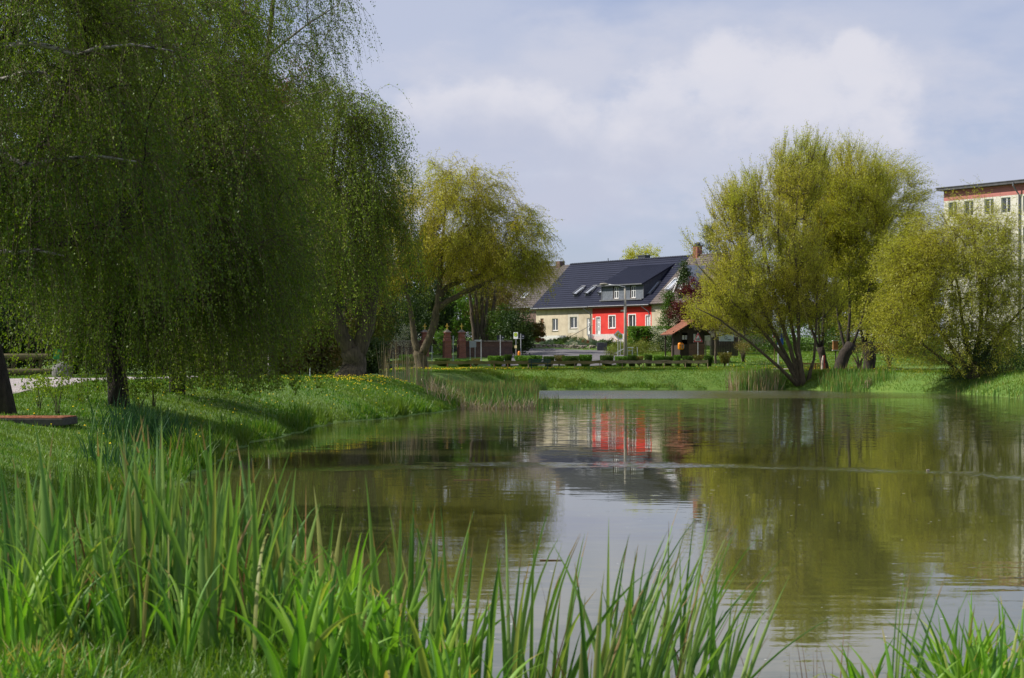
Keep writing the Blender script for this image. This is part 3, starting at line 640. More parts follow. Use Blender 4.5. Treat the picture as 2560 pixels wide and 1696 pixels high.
reedbed('reed_belt', 'green reed belt with dead straw stalks standing in the shallows of the spit', [
  dict(n=5600, X=U(-4.6,1.6), Y=U(82.5,104), ok=lambda X,Y: inpond(X,Y) & (X < 1.3+.0*Y), h=U(.7,1.35), w=U(.02,.045), lean=.14, curl=U(0,.5), K=3, cols=2, ground=True),
  dict(n=2600, X=U(-9,-2.5), Y=U(86,112), ok=lambda X,Y: sdist(X,Y) < 1.5, h=U(.8,1.4), w=U(.02,.045), lean=.14, curl=U(0,.5), K=3, cols=2),
  dict(n=1200, X=U(-3.4,1.0), Y=U(80.5,88), ok=lambda X,Y: inpond(X,Y), h=U(.35,.9), w=U(.02,.04), lean=.5, curl=U(0,1.2), mat=1, K=3, cols=2),
  dict(n=1200, X=U(-6.3,-2.2), Y=U(80,96), ok=lambda X,Y: sdist(X,Y) < 1.3, h=U(.4,1.1), w=U(.015,.035), lean=.35, curl=U(0,1.0), mat=1, K=3, cols=2),
  dict(n=70, X=U(-6.6,-4.0), Y=U(88,92), h=U(1.6,2.3), w=U(.02,.03), lean=.06, curl=U(0,.1), mat=1, K=3, cols=2),
  dict(n=170, X=U(1.2,4.2), Y=U(82,88), h=U(.35,.85), w=U(.018,.035), lean=.15, curl=U(0,.5), K=3, cols=2, clump=16, cs=.12),
 ], [M['reed_leaf'],M['dry_reed']])
reedbed('far_reeds', 'thin reeds with pale seed heads on the far shore beside the willow stems', [
  dict(n=900, X=U(16.5,20.0), Y=U(131.3,133.2), h=U(.7,1.5), w=U(.02,.05), lean=.14, curl=U(0,.4), K=3, cols=2),
  dict(n=230, X=U(15.8,19.6), Y=U(130.9,133.4), h=U(.7,1.7), w=U(.02,.045), lean=.2, curl=U(0,.5), mat=1, K=3, cols=2),
  dict(n=1500, X=U(22.0,27.0), Y=U(122,130), ok=lambda X,Y: np.abs(sdist(X,Y)) < 1.6, h=U(.6,1.4), w=U(.02,.05), lean=.14, curl=U(0,.4), K=3, cols=2),
  dict(n=260, X=U(-.5,2.5), Y=U(130.2,131.8), h=U(.5,1.0), w=U(.02,.045), lean=.14, curl=U(0,.4), K=3, cols=2),
  dict(n=60, X=U(11.5,12.6), Y=U(131.9,132.6), h=U(.4,.9), w=U(.02,.04), lean=.14, curl=U(0,.4), K=3, cols=2),
  dict(n=500, X=U(27,31), Y=U(100,114), ok=lambda X,Y: np.abs(sdist(X,Y)) < .7, h=U(.3,.8), w=U(.02,.05), lean=.14, curl=U(0,.4), K=3, cols=2),
 ], [M['reed_leaf'],M['dry_reed']])
reedbed('sedge_clump', 'dark sword leaved clump growing at the water edge below the birches', [
  dict(n=420, X=Nn(-7.75,.45), Y=Nn(38.5,1.0), h=U(.5,1.05), w=U(.018,.034), lean=.2, curl=U(0,.8), K=5, cols=3),
  dict(n=160, X=Nn(-7.0,.35), Y=Nn(33,1.0), h=U(.3,.7), w=U(.014,.026), lean=.25, curl=U(0,.8), K=5, cols=3),
 ], [M['sedge_leaf']])
reedbed('weed_tuft', 'feathery bright weeds low in the bottom corner of the bank', [
  dict(n=500, X=Nn(-1.55,.12), Y=Nn(5.75,.1), h=U(.06,.24), w=U(.008,.016), lean=.5, curl=U(0,1.3), K=4, cols=3),
  dict(n=260, X=Nn(-.45,.09), Y=Nn(5.6,.07), h=U(.06,.26), w=U(.005,.010), lean=.5, curl=U(0,1.1), K=4, cols=3),
 ], [M['iris_leaf']])
# ------------------------------------------------------------ trees
def ground(x, D): X = PX(x,D); return (X, D, h(X,D)-.05)
def lp(base, D, pts):                           # limb path: (photo x, photo y, depth offset, radius) -> local coordinates of a tree standing at base
    return [(PX(x,D+dy)-base[0], dy, ZY(y,D+dy)-base[2], r) for x,y,dy,r in pts]

# --- weeping birches on the left bank
b = (-11.25,40,h(-11.25,40)-.05)
tree('birch_tree', 'near weeping birch with pale bare limbs reaching in over the bank from the left edge', 'tree', b,
  [[(0,0,0,.26),(-.35,0,2,.21),(-.8,.1,6,.17),(-1.0,0,10,.10),(-.9,.2,13,.05)],
   lp(b,40,[(-110,330,0,.10),(-10,370,-.6,.085),(60,415,-1.0,.065),(130,400,-1.2,.045),(240,390,-1.4,.03),(340,405,-1.6,.02)]),
   lp(b,40,[(-110,150,0,.11),(0,118,-.5,.085),(70,108,-.9,.065),(130,118,-1.1,.055),(190,140,-1.3,.05),(240,120,-1.4,.04),(330,112,-1.5,.03),(430,128,-1.6,.02)]),
   lp(b,40,[(-110,250,0,.10),(0,200,-.6,.06),(60,180,-.9,.045),(110,182,-1.1,.04),(150,215,-1.3,.03),(260,228,-1.5,.02)]),
   lp(b,40,[(-110,600,0,.07),(-5,628,-.8,.055),(45,633,-1.2,.045),(90,625,-1.4,.04),(160,640,-1.6,.02)]),
   lp(b,40,[(-110,90,0,.07),(0,60,-.8,.05),(40,40,-1.1,.035),(80,25,-1.3,.02)])],
  [(-.8,0,9,4.2,3.2,5.0,3),(.9,0,7.2,3.2,2.6,3.8,3),(1.2,.2,11,3,2.4,2.5,1.5),(1.6,0,4.8,3.2,2.4,1.9,1.6)], M['birch_leaf'], M['dark_bark'], nt=300, ns=3800, slen=2.6, droop=.75, lsize=.058, nl=42, aspect=.75, seed=3, pale=M['birch_bark'], twig=.006, lift=.22, lj=.05, wind=(.06,0,0))
b = (PX(298,48),48,h(PX(298,48),48)-.05)
tree('birch_tree', 'dark ivy trunked weeping birch beside the gravel path with shoots trailing to the grass', 'tree', b,
  [[(0,0,0,.30),(-.12,0,1.2,.24),(-.2,0,3,.22),(.1,0,7,.15),(.4,0,11,.07)],
   lp(b,48,[(285,560,0,.07),(330,500,-.4,.05),(430,430,-.8,.035),(560,380,-1.2,.02)])],
  [(.6,0,9.2,4.0,3.2,4.6,3),(2.0,0,6.2,2.9,2.4,3.6,2.4),(-1.5,0,6.5,3,2.6,3,1.2),(1.2,0,4.0,3.6,2.4,1.7,2.2),(-.3,-.8,3.4,1.6,1.2,1.2,.7)], M['birch_leaf'], M['dark_bark'], nt=300, ns=4600, slen=2.9, droop=.75, lsize=.063, nl=40, aspect=.75, seed=5, twig=.006, lift=.2, lj=.05, wind=(.06,0,0))
b = (-10.6,57,h(-10.6,57)-.05)
tree('birch_tree', 'broad dark weeping birch with its curtain hanging low over the middle of the left bank', 'tree', b,
  [[(0,0,0,.26),(.1,0,3,.2),(.3,0,8,.13),(.2,0,12,.06)]],
  [(-.1,0,9.4,3.7,3.2,4.6,3),(1.2,0,6,3.0,2.6,3.4,2.4),(-.6,0,13.2,2.6,2.6,2.6,1),(1.0,0,4.4,3.6,2.4,1.8,2),(1.7,-1.6,2.9,1.9,1.5,1.3,.9)], M['birch_leaf'], M['dark_bark'], nt=300, ns=4600, slen=3.2, droop=.78, lsize=.07, nl=38, aspect=.75, seed=8, twig=.006, lift=.2, lj=.06, wind=(.05,0,0))
b = (-11.9,80,h(-11.9,80)-.05)
tree('birch_tree', 'tallest weeping birch, loose hanging strands thin against the sky above the others', 'tree', b,
  [[(0,0,0,.3),(.2,0,4,.25),(.5,0,10,.17),(1.2,0,16,.1),(1.6,0,21,.04)],
   lp(b,80,[(640,160,0,.08),(705,110,-.4,.06),(770,60,-.6,.04),(850,10,-.8,.02)]),
   lp(b,80,[(640,330,0,.07),(700,280,-.4,.05),(760,240,-.6,.035),(820,225,-.8,.02)])],
  [(1.7,0,17.2,2.9,2.8,4.4,3),(.4,0,12,3.2,3,4.4,1.4),(-1.5,0,16.5,3.4,3,4.2,1.6),(.5,0,7,3.4,2.6,3.5,1.6)], M['birch_leaf'], M['bark'], nt=260, ns=1700, slen=3.4, droop=.85, lsize=.075, nl=30, aspect=.75, seed=11, pale=M['birch_bark'], twig=.007, lift=.2, lj=.07)
b = (PX(885,88),88,h(PX(885,88),88)-.05)
tree('birch_tree', 'weeping tree with thick ridged forked trunk standing where the dandelions begin', 'tree', b,
  [lp(b,88,[(888,962,0,.95),(886,940,0,.70),(885,905,0,.58),(884,880,0,.56)]),
   lp(b,88,[(878,890,0,.42),(858,840,-.2,.36),(835,780,-.2,.32),(820,720,-.1,.26),(815,600,0,.2),(830,450,0,.12),(840,330,0,.06)]),
   lp(b,88,[(892,890,0,.42),(908,840,0,.38),(922,790,0,.36),(930,730,0,.34),(932,672,0,.33)]),
   lp(b,88,[(905,840,.2,.25),(890,760,.3,.2),(880,640,.4,.14),(900,520,.3,.08)]),
   lp(b,88,[(820,700,0,.10),(780,640,-.5,.08),(770,560,-.8,.06),(830,440,-1,.05),(900,400,-1,.03),(950,390,-1,.02)])],
  [(-1.5,0,12.2,2.4,2.2,2.7,3),(.3,0,10.4,2.0,2.0,3.0,2.0),(-2.6,0,8,2.4,2.2,3.5,1.8),(.5,0,12.9,1.5,1.4,1.2,.7),(-2.7,0,6.0,2.0,2,2.2,1.3),(1.3,0,7.2,1.5,1.5,2.4,1.0),(-.4,-1.6,7.4,2.2,.9,2.6,1.3)], M['birch_leaf_fresh'], M['willow_bark'], nt=330, ns=3600, slen=3.5, droop=.9, lsize=.09, nl=28, aspect=.7, seed=14, twig=.007, lift=.2, lj=.08)
# cut stub cap
# extra birch added out of view beyond the frame, to shade the near bank
b = (-13.5,25,h(-13.5,25)-.05)
tree('birch_tree', 'unseen birch added beyond the left frame edge to shade the near bank', 'tree', b, [[(0,0,0,.24),(-.2,0,3,.2),(.1,0,8,.12),(0,0,13,.04)]],
  [(0,0,8.5,3.6,3.6,4.6,3)], M['birch_leaf'], M['dark_bark'], nt=150, ns=1500, slen=2.0, droop=.75, lsize=.085, nl=26, aspect=.75, seed=17, lift=.2)
# --- trees closing the view behind the birches
def shade_tree(label, x, y0, D, rx, top, seed, leaf='green_leaf', low=3.0, n=1500, ls=.14, bark='dark_bark', ry=None):
    X = PX(x,D); z0 = h(X,D)-.1; H_ = ZY(top,D)-z0; ry = ry or rx*.8
    return tree('leafy_tree', label, 'tree', (X,D,z0), [[(0,0,0,.05*H_/3+.1),(.1,0,H_*.3,.16),(.0,0,H_*.75,.08)]],
       [(0,0,low+(H_-low)*.5,rx,ry,(H_-low)*.52,3),(rx*.3,0,low+(H_-low)*.3,rx*.8,ry*.8,(H_-low)*.35,1)], M[leaf], M[bark], nt=120, ns=n, slen=1.3, droop=.25, lsize=ls, nl=22, aspect=.7, seed=seed, lj=.22, twig=.01, start_up=.3, spread=.8)
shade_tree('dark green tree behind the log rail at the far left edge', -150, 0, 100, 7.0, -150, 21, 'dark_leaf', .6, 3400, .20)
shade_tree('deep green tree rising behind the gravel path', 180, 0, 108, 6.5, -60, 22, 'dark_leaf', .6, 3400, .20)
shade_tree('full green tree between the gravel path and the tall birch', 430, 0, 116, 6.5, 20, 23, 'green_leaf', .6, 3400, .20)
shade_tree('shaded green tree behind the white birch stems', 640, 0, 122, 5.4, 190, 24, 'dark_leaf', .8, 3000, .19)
shade_tree('rust red leaved tree showing between the two tall birches', 735, 0, 112, 1.9, 150, 25, 'copper_leaf', 8.5, 520, .12)
shade_tree('olive tree behind the forked trunk with bare lower limbs', 860, 0, 130, 3.6, 470, 26, 'olive_leaf', 2.0, 1100, .13, 'bark')

for i,(x,D,top,lf) in enumerate([(-420,118,120,'dark_leaf'),(20,150,260,'green_leaf'),(300,152,300,'dark_leaf'),(560,150,330,'green_leaf'),(780,160,430,'dark_leaf')]):
    shade_tree(['dark tree outside the left frame edge beyond the path','green tree far behind the log rail','dark tree far behind the grey boulder','green tree far behind the white birch stems','dark tree far behind the forked trunk'][i], x, 0, D, 6.5, top, 26+i*3, lf, .4, 3200, .26)
# --- big weeping willow in the centre
Dw = 140.0; b = (PX(1045,Dw),Dw,h(PX(1045,Dw),Dw)-.05)
tree('willow_tree', 'golden weeping willow with leaning forked trunk left of the cream house', 'tree', b,
  [lp(b,Dw,[(1052,930,0,.66),(1054,915,0,.54),(1052,895,0,.50),(1050,878,0,.48)]),
   lp(b,Dw,[(1055,885,0,.34),(1072,850,0,.30),(1084,815,0,.30),(1092,780,0,.27),(1097,740,0,.25),(1100,700,0,.2),(1104,640,0,.15),(1110,560,0,.1),(1115,480,0,.06)]),
   lp(b,Dw,[(1096,775,0,.24),(1120,752,-.2,.22),(1160,732,-.3,.2),(1202,714,-.4,.17),(1250,690,-.4,.11),(1300,655,-.4,.06)]),
   lp(b,Dw,[(1098,745,0,.21),(1122,716,.2,.2),(1160,700,.3,.18),(1198,690,.4,.15),(1240,650,.5,.1),(1290,600,.5,.06)]),
   lp(b,Dw,[(1046,885,0,.30),(1036,850,.2,.26),(1030,800,.3,.2),(1015,730,.4,.15),(1005,650,.4,.1),(985,560,.3,.06)]),
   lp(b,Dw,[(1102,690,.2,.14),(1140,640,.5,.11),(1180,580,.7,.08),(1210,520,.8,.05)])],
  [(PX(1075,Dw)-b[0],0,ZY(530,Dw)-b[2],5.0,4.4,4.2,3.0),(PX(1255,Dw)-b[0],0,ZY(600,Dw)-b[2],3.6,3.6,3.1,2.2),(PX(975,Dw)-b[0],.5,ZY(620,Dw)-b[2],2.6,3,3.6,1.1),(PX(1170,Dw)-b[0],0,ZY(480,Dw)-b[2],3.0,2.6,2.0,.9),(PX(1180,Dw)-b[0],0,ZY(640,Dw)-b[2],4.5,3,1.8,1.3),(PX(1310,Dw)-b[0],0,ZY(660,Dw)-b[2],2.0,2.4,1.8,.6)],
  M['willow_leaf'], M['willow_bark'], nt=760, ns=6600, slen=2.2, droop=.58, lsize=.13, nl=26, aspect=.32, seed=31, twig=.009, lift=.18, lj=.09, start_up=.35, pk=.22)

# --- multi stemmed willow on the far shore
Dr = 132.0; b = (PX(2008,Dr),Dr,h(PX(2008,Dr),Dr)-.1)
stems = [[(2008,975,0,.28),(1968,905,0,.17),(1900,820,-.5,.12),(1820,745,-1,.08),(1745,665,-1,.04)],
  [(2006,975,.2,.25),(1960,880,.3,.15),(1905,770,.3,.11),(1850,650,.3,.07),(1815,560,.3,.04)],
  [(2008,975,0,.25),(1975,870,-.5,.15),(1935,740,-.8,.11),(1905,600,-1,.08),(1890,480,-1,.04)],
  [(2010,975,.3,.25),(1990,870,.6,.15),(1965,740,.9,.12),(1945,580,1,.08),(1950,430,1,.04)],
  [(2010,975,-.3,.22),(1996,870,-.7,.14),(1995,740,-1,.11),(1985,600,-1.2,.08),(2000,420,-1.2,.04)],
  [(2008,975,0,.2),(1950,920,-.8,.12),(1880,860,-1.4,.09),(1800,800,-1.8,.06),(1740,770,-2,.03)],
  [(2012,975,0,.2),(2035,900,-.5,.1),(2040,820,-.5,.08),(2045,700,-.6,.06)]]
tree('willow_tree', 'golden many stemmed willow fanning out from the water edge beside the small footbridge', 'tree', b,
  [lp(b,Dr,s) for s in stems],
  [(PX(1925,Dr)-b[0],0,ZY(600,Dr)-b[2],4.2,3.6,4.8,3.2),(PX(1862,Dr)-b[0],0,ZY(740,Dr)-b[2],3.0,3.0,2.8,1.8),(PX(2000,Dr)-b[0],0,ZY(440,Dr)-b[2],2.3,2.2,2.7,1.3),(PX(1775,Dr)-b[0],0,ZY(620,Dr)-b[2],1.5,1.6,1.4,.12),(PX(2020,Dr)-b[0],0,ZY(760,Dr)-b[2],2.6,2.4,2.4,.9),(PX(1900,Dr)-b[0],0,ZY(800,Dr)-b[2],3.0,2.4,1.6,.9),(PX(1850,Dr)-b[0],0,ZY(540,Dr)-b[2],2.2,2.2,2.0,.9),(PX(1785,Dr)-b[0],0,ZY(800,Dr)-b[2],1.8,1.6,1.2,.35)],
  M['willow_gold'], M['willow_bark'], nt=1050, ns=6300, slen=1.9, droop=-.22, lsize=.12, nl=28, aspect=.34, seed=41, twig=.011, lift=-.03, lj=.09, start_up=1.1, pk=.12, spread=.5)
Dp = 139.0; b = (PX(2062,Dp),Dp,h(PX(2062,Dp),Dp)-.1)
tree('pollard_willow', 'pollarded willow with narrow dark trunk just behind the footbridge railing', 'tree', b,
  [lp(b,Dp,[(2068,935,0,.34),(2058,900,0,.28),(2050,868,0,.3)]), lp(b,Dp,[(2045,868,0,.12),(2020,800,0,.1),(1990,690,0,.07),(1975,560,0,.04)]),
   lp(b,Dp,[(2055,868,0,.12),(2060,780,.4,.1),(2070,640,.5,.07),(2080,480,.5,.04)]), lp(b,Dp,[(2050,868,0,.1),(2040,740,-.4,.08),(2030,600,-.4,.06),(2035,450,-.4,.03)])],
  [(PX(2040,Dp)-b[0],0,ZY(560,Dp)-b[2],3.3,3,5.0,3)], M['willow_leaf'], M['dark_bark'], nt=420, ns=3600, slen=1.8, droop=-.22, lsize=.125, nl=26, aspect=.32, seed=43, twig=.009, lift=-.02, lj=.10, start_up=.9, pk=.12)
Dp = 137.0; b = (PX(2100,Dp),Dp,h(PX(2100,Dp),Dp)-.1)
tree('pollard_willow', 'pollarded willow with thick black trunk leaning right, tufts of shoots at its head', 'tree', b,
  [lp(b,Dp,[(2096,940,0,.62),(2102,915,0,.50),(2114,885,0,.46),(2128,862,0,.44)]), lp(b,Dp,[(2120,865,0,.14),(2125,780,0,.1),(2120,650,0,.07),(2110,480,0,.04)]),
   lp(b,Dp,[(2112,870,0,.12),(2095,800,.4,.09),(2090,700,.5,.07),(2100,520,.5,.04)]), lp(b,Dp,[(2132,865,0,.1),(2160,780,-.4,.08),(2190,640,-.4,.06),(2200,500,-.4,.03)])],
  [(PX(2130,Dp)-b[0],0,ZY(560,Dp)-b[2],3.0,3,5.6,3)], M['willow_green'], M['dark_bark'], nt=420, ns=3800, slen=1.8, droop=-.2, lsize=.125, nl=26, aspect=.32, seed=44, twig=.009, lift=-.02, lj=.10, start_up=.8, pk=.12)
Dp = 141.0; b = (PX(2172,Dp),Dp,h(PX(2172,Dp),Dp)-.1)
tree('pollard_willow', 'upright pollarded willow with stout dark trunk and green wind blown crown', 'tree', b,
  [lp(b,Dp,[(2168,940,0,.58),(2172,915,0,.48),(2176,880,0,.5),(2172,855,0,.46)]), lp(b,Dp,[(2165,858,0,.16),(2175,760,0,.12),(2195,620,0,.09),(2225,450,0,.04)]),
   lp(b,Dp,[(2178,860,0,.14),(2210,780,.3,.1),(2250,660,.4,.07),(2270,520,.4,.04)]), lp(b,Dp,[(2160,862,0,.12),(2140,760,-.4,.08),(2150,620,-.4,.06),(2160,470,-.4,.03)])],
  [(PX(2205,Dp)-b[0],0,ZY(570,Dp)-b[2],3.5,3.2,5.3,3),(PX(2290,Dp)-b[0],0,ZY(680,Dp)-b[2],2.3,2.2,3,.8),(PX(2150,Dp)-b[0],0,ZY(760,Dp)-b[2],2.6,2.4,2,.6)], M['willow_green'], M['dark_bark'], nt=480, ns=4800, slen=2.1, droop=.35, lsize=.13, nl=26, aspect=.3, seed=45, twig=.009, lift=.05, lj=.10, start_up=.8, pk=.14, wind=(.6,0,.3))
Dq = 117.0; b = (PX(2430,Dq),Dq,h(PX(2430,Dq),Dq)-.1)
tree('willow_tree', 'spreading green willow bush by the water in front of the apartment block', 'tree', b,
  [lp(b,Dq,[(2432,985,0,.5),(2430,955,0,.42),(2428,925,0,.36)]),
   lp(b,Dq,[(2425,935,0,.2),(2380,870,-.3,.15),(2320,790,-.5,.1),(2260,700,-.6,.06),(2230,620,-.6,.03)]),
   lp(b,Dq,[(2432,930,0,.22),(2450,840,.3,.17),(2455,740,.4,.12),(2440,640,.4,.08),(2430,560,.4,.04)]),
   lp(b,Dq,[(2428,930,0,.2),(2410,830,.3,.12),(2395,720,.5,.08),(2370,600,.5,.05)]),
   lp(b,Dq,[(2436,930,0,.2),(2480,860,-.2,.13),(2530,800,-.3,.09),(2590,740,-.3,.05)]),
   lp(b,Dq,[(2424,950,0,.12),(2360,900,-.8,.09),(2290,850,-1.1,.06),(2210,830,-1.2,.03)])],
  [(PX(2390,Dq)-b[0],0,ZY(690,Dq)-b[2],4.0,3.6,3.6,3),(PX(2290,Dq)-b[0],-.5,ZY(760,Dq)-b[2],3.0,2.8,3.6,2.4),(PX(2330,Dq)-b[0],-.3,ZY(640,Dq)-b[2],2.6,2.6,2.6,1.2),(PX(2510,Dq)-b[0],0,ZY(760,Dq)-b[2],2.8,2.8,3.0,1.6),(PX(2430,Dq)-b[0],0,ZY(610,Dq)-b[2],3.2,2.6,2.9,2.2),(PX(2400,Dq)-b[0],-.5,ZY(870,Dq)-b[2],3.2,2.8,1.8,1.0)],
  M['willow_green'], M['willow_bark'], nt=950, ns=7000, slen=2.2, droop=.5, lsize=.115, nl=26, aspect=.3, seed=51, twig=.008, lift=.05, lj=.10, start_up=.6, pk=.14, wind=(-.25,0,.3))
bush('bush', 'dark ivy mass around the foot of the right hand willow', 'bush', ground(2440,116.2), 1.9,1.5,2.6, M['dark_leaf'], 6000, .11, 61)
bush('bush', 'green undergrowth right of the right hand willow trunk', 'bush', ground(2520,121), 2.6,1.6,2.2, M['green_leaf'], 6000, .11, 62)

# --- small trees and shrubs round the red house and the shelter
shade_tree('round pale green tree topping the ridge of the blue roof', 1610, 0, 232, 2.5, 612, 71, 'willow_green', 5.5, 520, .17)
b = ground(1789,149)
tree('young_tree', 'slim young tree with yellow buds beside the brown shelter', 'tree', b, [[(0,0,0,.11),(0,0,1.6,.09),(-.05,0,3.2,.07),(.1,0,5,.03)]],
  [(.7,0,4.5,2.1,1.8,1.9,3),(-.5,0,3.9,1.0,1,.6,.4)], M['willow_gold'], M['bark'], nt=90, ns=520, slen=.8, droop=.1, lsize=.10, nl=18, aspect=.5, seed=72, lj=.1, start_up=.4)
b = ground(1742,166)
tree('plum_tree', 'dark red leaved plum tree rising behind the shelter roof', 'tree', b, [[(0,0,0,.16),(0,0,1.6,.13),(.1,0,4,.06)]],
  [(.2,0,4.2,2.6,2.2,2.6,3)], M['purple_leaf'], M['dark_bark'], nt=90, ns=1100, slen=.8, droop=-.1, lsize=.13, nl=22, aspect=.6, seed=73, lj=.16)
bush('bush', 'tall dark green conifer bush beside the gable of the red house', 'bush', ground(1712,181), 1.7,1.7,8.3, M['dark_leaf'], 8000, .16, 74, shape='cone')
bush('bush', 'dark green bush leaning on the end of the red house', 'bush', ground(1672,178), 1.8,1.5,5.4, M['green_leaf'], 8000, .14, 75, shape='cone', hollow=.2)
bush('bush', 'white blossoming shrub between the red house and the plum tree', 'bush', ground(1655,173), 1.3,1.1,3.2, M['blossom'], 3000, .10, 76)
bush('bush', 'green bush under the white blossoming shrub', 'bush', ground(1668,171.5), 1.6,1.2,1.9, M['dark_leaf'], 3500, .12, 77)
b = ground(1775,198)
tree('spruce_tree', 'dark pointed spruce top standing behind the brick chimney', 'tree', b, [[(0,0,0,.2),(0,0,7,.12),(0,0,ZY(588,198)-b[2],.03)]],
  [(0,0,4,2.2,2.2,3,2),(0,0,8,1.5,1.5,2.6,1.5),(0,0,11.5,.8,.8,2.0,.9)], M['dark_leaf'], M['dark_bark'], nt=120, ns=800, slen=.7, droop=.3, lsize=.16, nl=18, aspect=.4, seed=78, lj=.1, lift=-.05)
bush('hedge', 'clipped bright green hedge below the right half of the red house', 'hedge', (PX(1628,178),178,h(PX(1628,178),178)), 2.05,.6,2.05, M['bright_leaf'], 26000, .13, 79, shape='box', stems=0)
for i,(x,y,D,rx,rz,s) in enumerate([(1545,0,163,1.35,1.35,80),(1580,0,165,1.2,1.5,81),(1612,0,168,1.4,1.3,82)]):
    bush('juniper', ['spreading olive juniper behind the diamond road sign','middle juniper just behind the concrete lamp post','rightmost spreading juniper below the clipped hedge'][i], 'shrub', ground(x,D), rx,1.0,rz, M['juniper'], 3500, .12, s, aspect=.35, group='spreading junipers at the roadside')
bush('shrub', 'thin tan shrub with small leaves on the lawn right of the shelter', 'shrub', ground(1858,151), 1.0,.9,1.95, M['tan_leaf'], 1500, .07, 83, shape='vase', stems=22, hollow=.1)
# green backdrop behind shelter and willows
for i,(x,D,rx,rz,lf,lab) in enumerate([(1900,172,2.6,3.2,'green_leaf','green bush on the lawn edge behind the tan shrub'),(1985,176,3.0,3.8,'bright_leaf','bright green bush seen between the stems of the far willow'),
   (2080,174,2.8,3.4,'green_leaf','green bush behind the pollarded trunks'),(2180,168,3.2,3.0,'olive_leaf','brownish bush behind the upright pollard'),(2290,160,3.4,3.6,'green_leaf','leafy bush behind the drooping edge of the right hand willow'),
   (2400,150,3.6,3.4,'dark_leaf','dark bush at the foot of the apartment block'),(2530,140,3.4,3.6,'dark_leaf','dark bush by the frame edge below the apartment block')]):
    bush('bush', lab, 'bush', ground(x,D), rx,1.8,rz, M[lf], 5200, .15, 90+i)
bush('shrub', 'low reddish twiggy shrub between the last pollard and the right hand willow', 'shrub', ground(2222,139), 1.0,.9,2.2, M['copper_leaf'], 700, .08, 98, shape='vase', stems=30)
bush('shrub', 'bare brown thicket between the leaning and the upright pollard', 'shrub', ground(2148,139.5), 1.1,.9,2.1, M['tan_leaf'], 900, .07, 99, shape='vase', stems=34)
shade_tree('olive tree seen through the crown of the far willow', 2060, 0, 182, 5.5, 640, 101, 'olive_leaf', 1.5, 2400, .2)
shade_tree('yellowish tree behind the far willow towards the apartment block', 2240, 0, 176, 5.0, 640, 102, 'willow_green', 1.5, 2400, .2)
shade_tree('bare looking grey green tree left of the far willow crown', 1850, 0, 178, 3.6, 560, 103, 'olive_leaf', 3.5, 420, .12, 'bark')

# --- churchyard trees behind the brick wall
bush('thuja', 'dark column of thuja behind the left gate pillar', 'tree', ground(1086,167), 1.15,1.1,7.6, M['dark_leaf'], 8000, .15, 110, shape='column', hollow=.1)
bush('thuja', 'second dark thuja right behind the gate pillar with the cross', 'tree', ground(1112,168), .95,.95,6.8, M['dark_leaf'], 7000, .15, 111, shape='column', hollow=.1)
bush('bush', 'bright green round bush between the gate pillars', 'bush', ground(1102,163.5), .75,.7,2.7, M['bright_leaf'], 3000, .09, 112, shape='column')
b = ground(1212,170)
tree('lime_tree', 'cluster of bare upright stems with thin leaves behind the brick wall', 'tree', b,
  [lp(b,170,[(1200+dx,905,0,.22),(1202+dx*1.3,820,0,.2),(1200+dx*1.9,730,0,.14),(1198+dx*2.6,640,0,.07)]) for dx in (-14,-6,3,10,20)],
  [(0,0,8.5,4.2,3,4,3),(1.5,0,5.5,3.2,2.6,2.6,1)], M['olive_leaf'], M['bark'], nt=150, ns=1100, slen=1.3, droop=.2, lsize=.12, nl=16, aspect=.5, seed=113, lj=.15)
for i,(x,D,rx,rz,lf,lab) in enumerate([(1292,164,1.5,3.9,'dark_leaf','dark ivy covered bush at the end of the brick wall'),(1262,168,1.6,4.6,'green_leaf','green bush leaning over the right part of the brick wall'),
   (1325,190,.9,2.2,'olive_leaf','yellowish shrub against the left corner of the cream house'),(1150,176,3.2,6.8,'bright_leaf','tall fresh green shrub behind the bare upright stems'),(1020,172,3.2,6.0,'dark_leaf','dark shrub behind the leaning willow trunk'),
   (950,166,3.0,5.6,'dark_leaf','dark shrub in the churchyard left of the willow trunk'),(1225,178,3.0,6.4,'olive_leaf','olive thicket behind the bus stop sign'),(905,150,2.4,5.0,'green_leaf','green bush between the forked trunk and the willow')]):
    bush('bush', lab, 'bush', ground(x,D), rx,1.6,rz, M[lf], 9000, .17, 120+i, shape='column', hollow=.15)
bush('bush', 'small white blossoming bush left of the leaning willow trunk', 'bush', ground(1000,150), 1.3,1.0,4.0, M['blossom'], 2000, .08, 130)
shade_tree('wide olive tree filling the churchyard behind the willow', 1120, 0, 190, 6.0, 560, 131, 'olive_leaf', .8, 3400, .22)
shade_tree('grey green tree at the far left of the churchyard', 960, 0, 178, 5.0, 600, 132, 'green_leaf', .8, 3000, .22)

# --- undergrowth and slim stems under the left canopy
for i,(x,D,rx,rz,lf,lab) in enumerate([(720,104,2.0,4.2,'tan_leaf','brown leaved shrub below the hanging birch strands'),(800,102,1.3,3.6,'olive_leaf','yellowish shrub left of the thick forked trunk'),(640,108,2.2,4.6,'green_leaf','green shrub behind the two white birch stems'),
   (540,104,2.4,4.4,'dark_leaf','dark shrub beyond the gravel path bend'),(400,101,2.6,4.8,'dark_leaf','dark shrub behind the grey boulder'),(250,98,2.4,4.6,'green_leaf','green shrub behind the right end of the log rail'),(90,97,2.4,5.0,'dark_leaf','dark shrub behind the log rail'),(-60,97,2.4,5.0,'dark_leaf','dark shrub at the left frame edge behind the log rail'),(905,112,1.6,2.0,'dark_leaf','low dark bramble right of the forked trunk')]):
    bush('bush', lab, 'bush', ground(x,D), rx,1.5,rz, M[lf], 12000, .17, 140+i, shape='column', hollow=.1, stems=16)
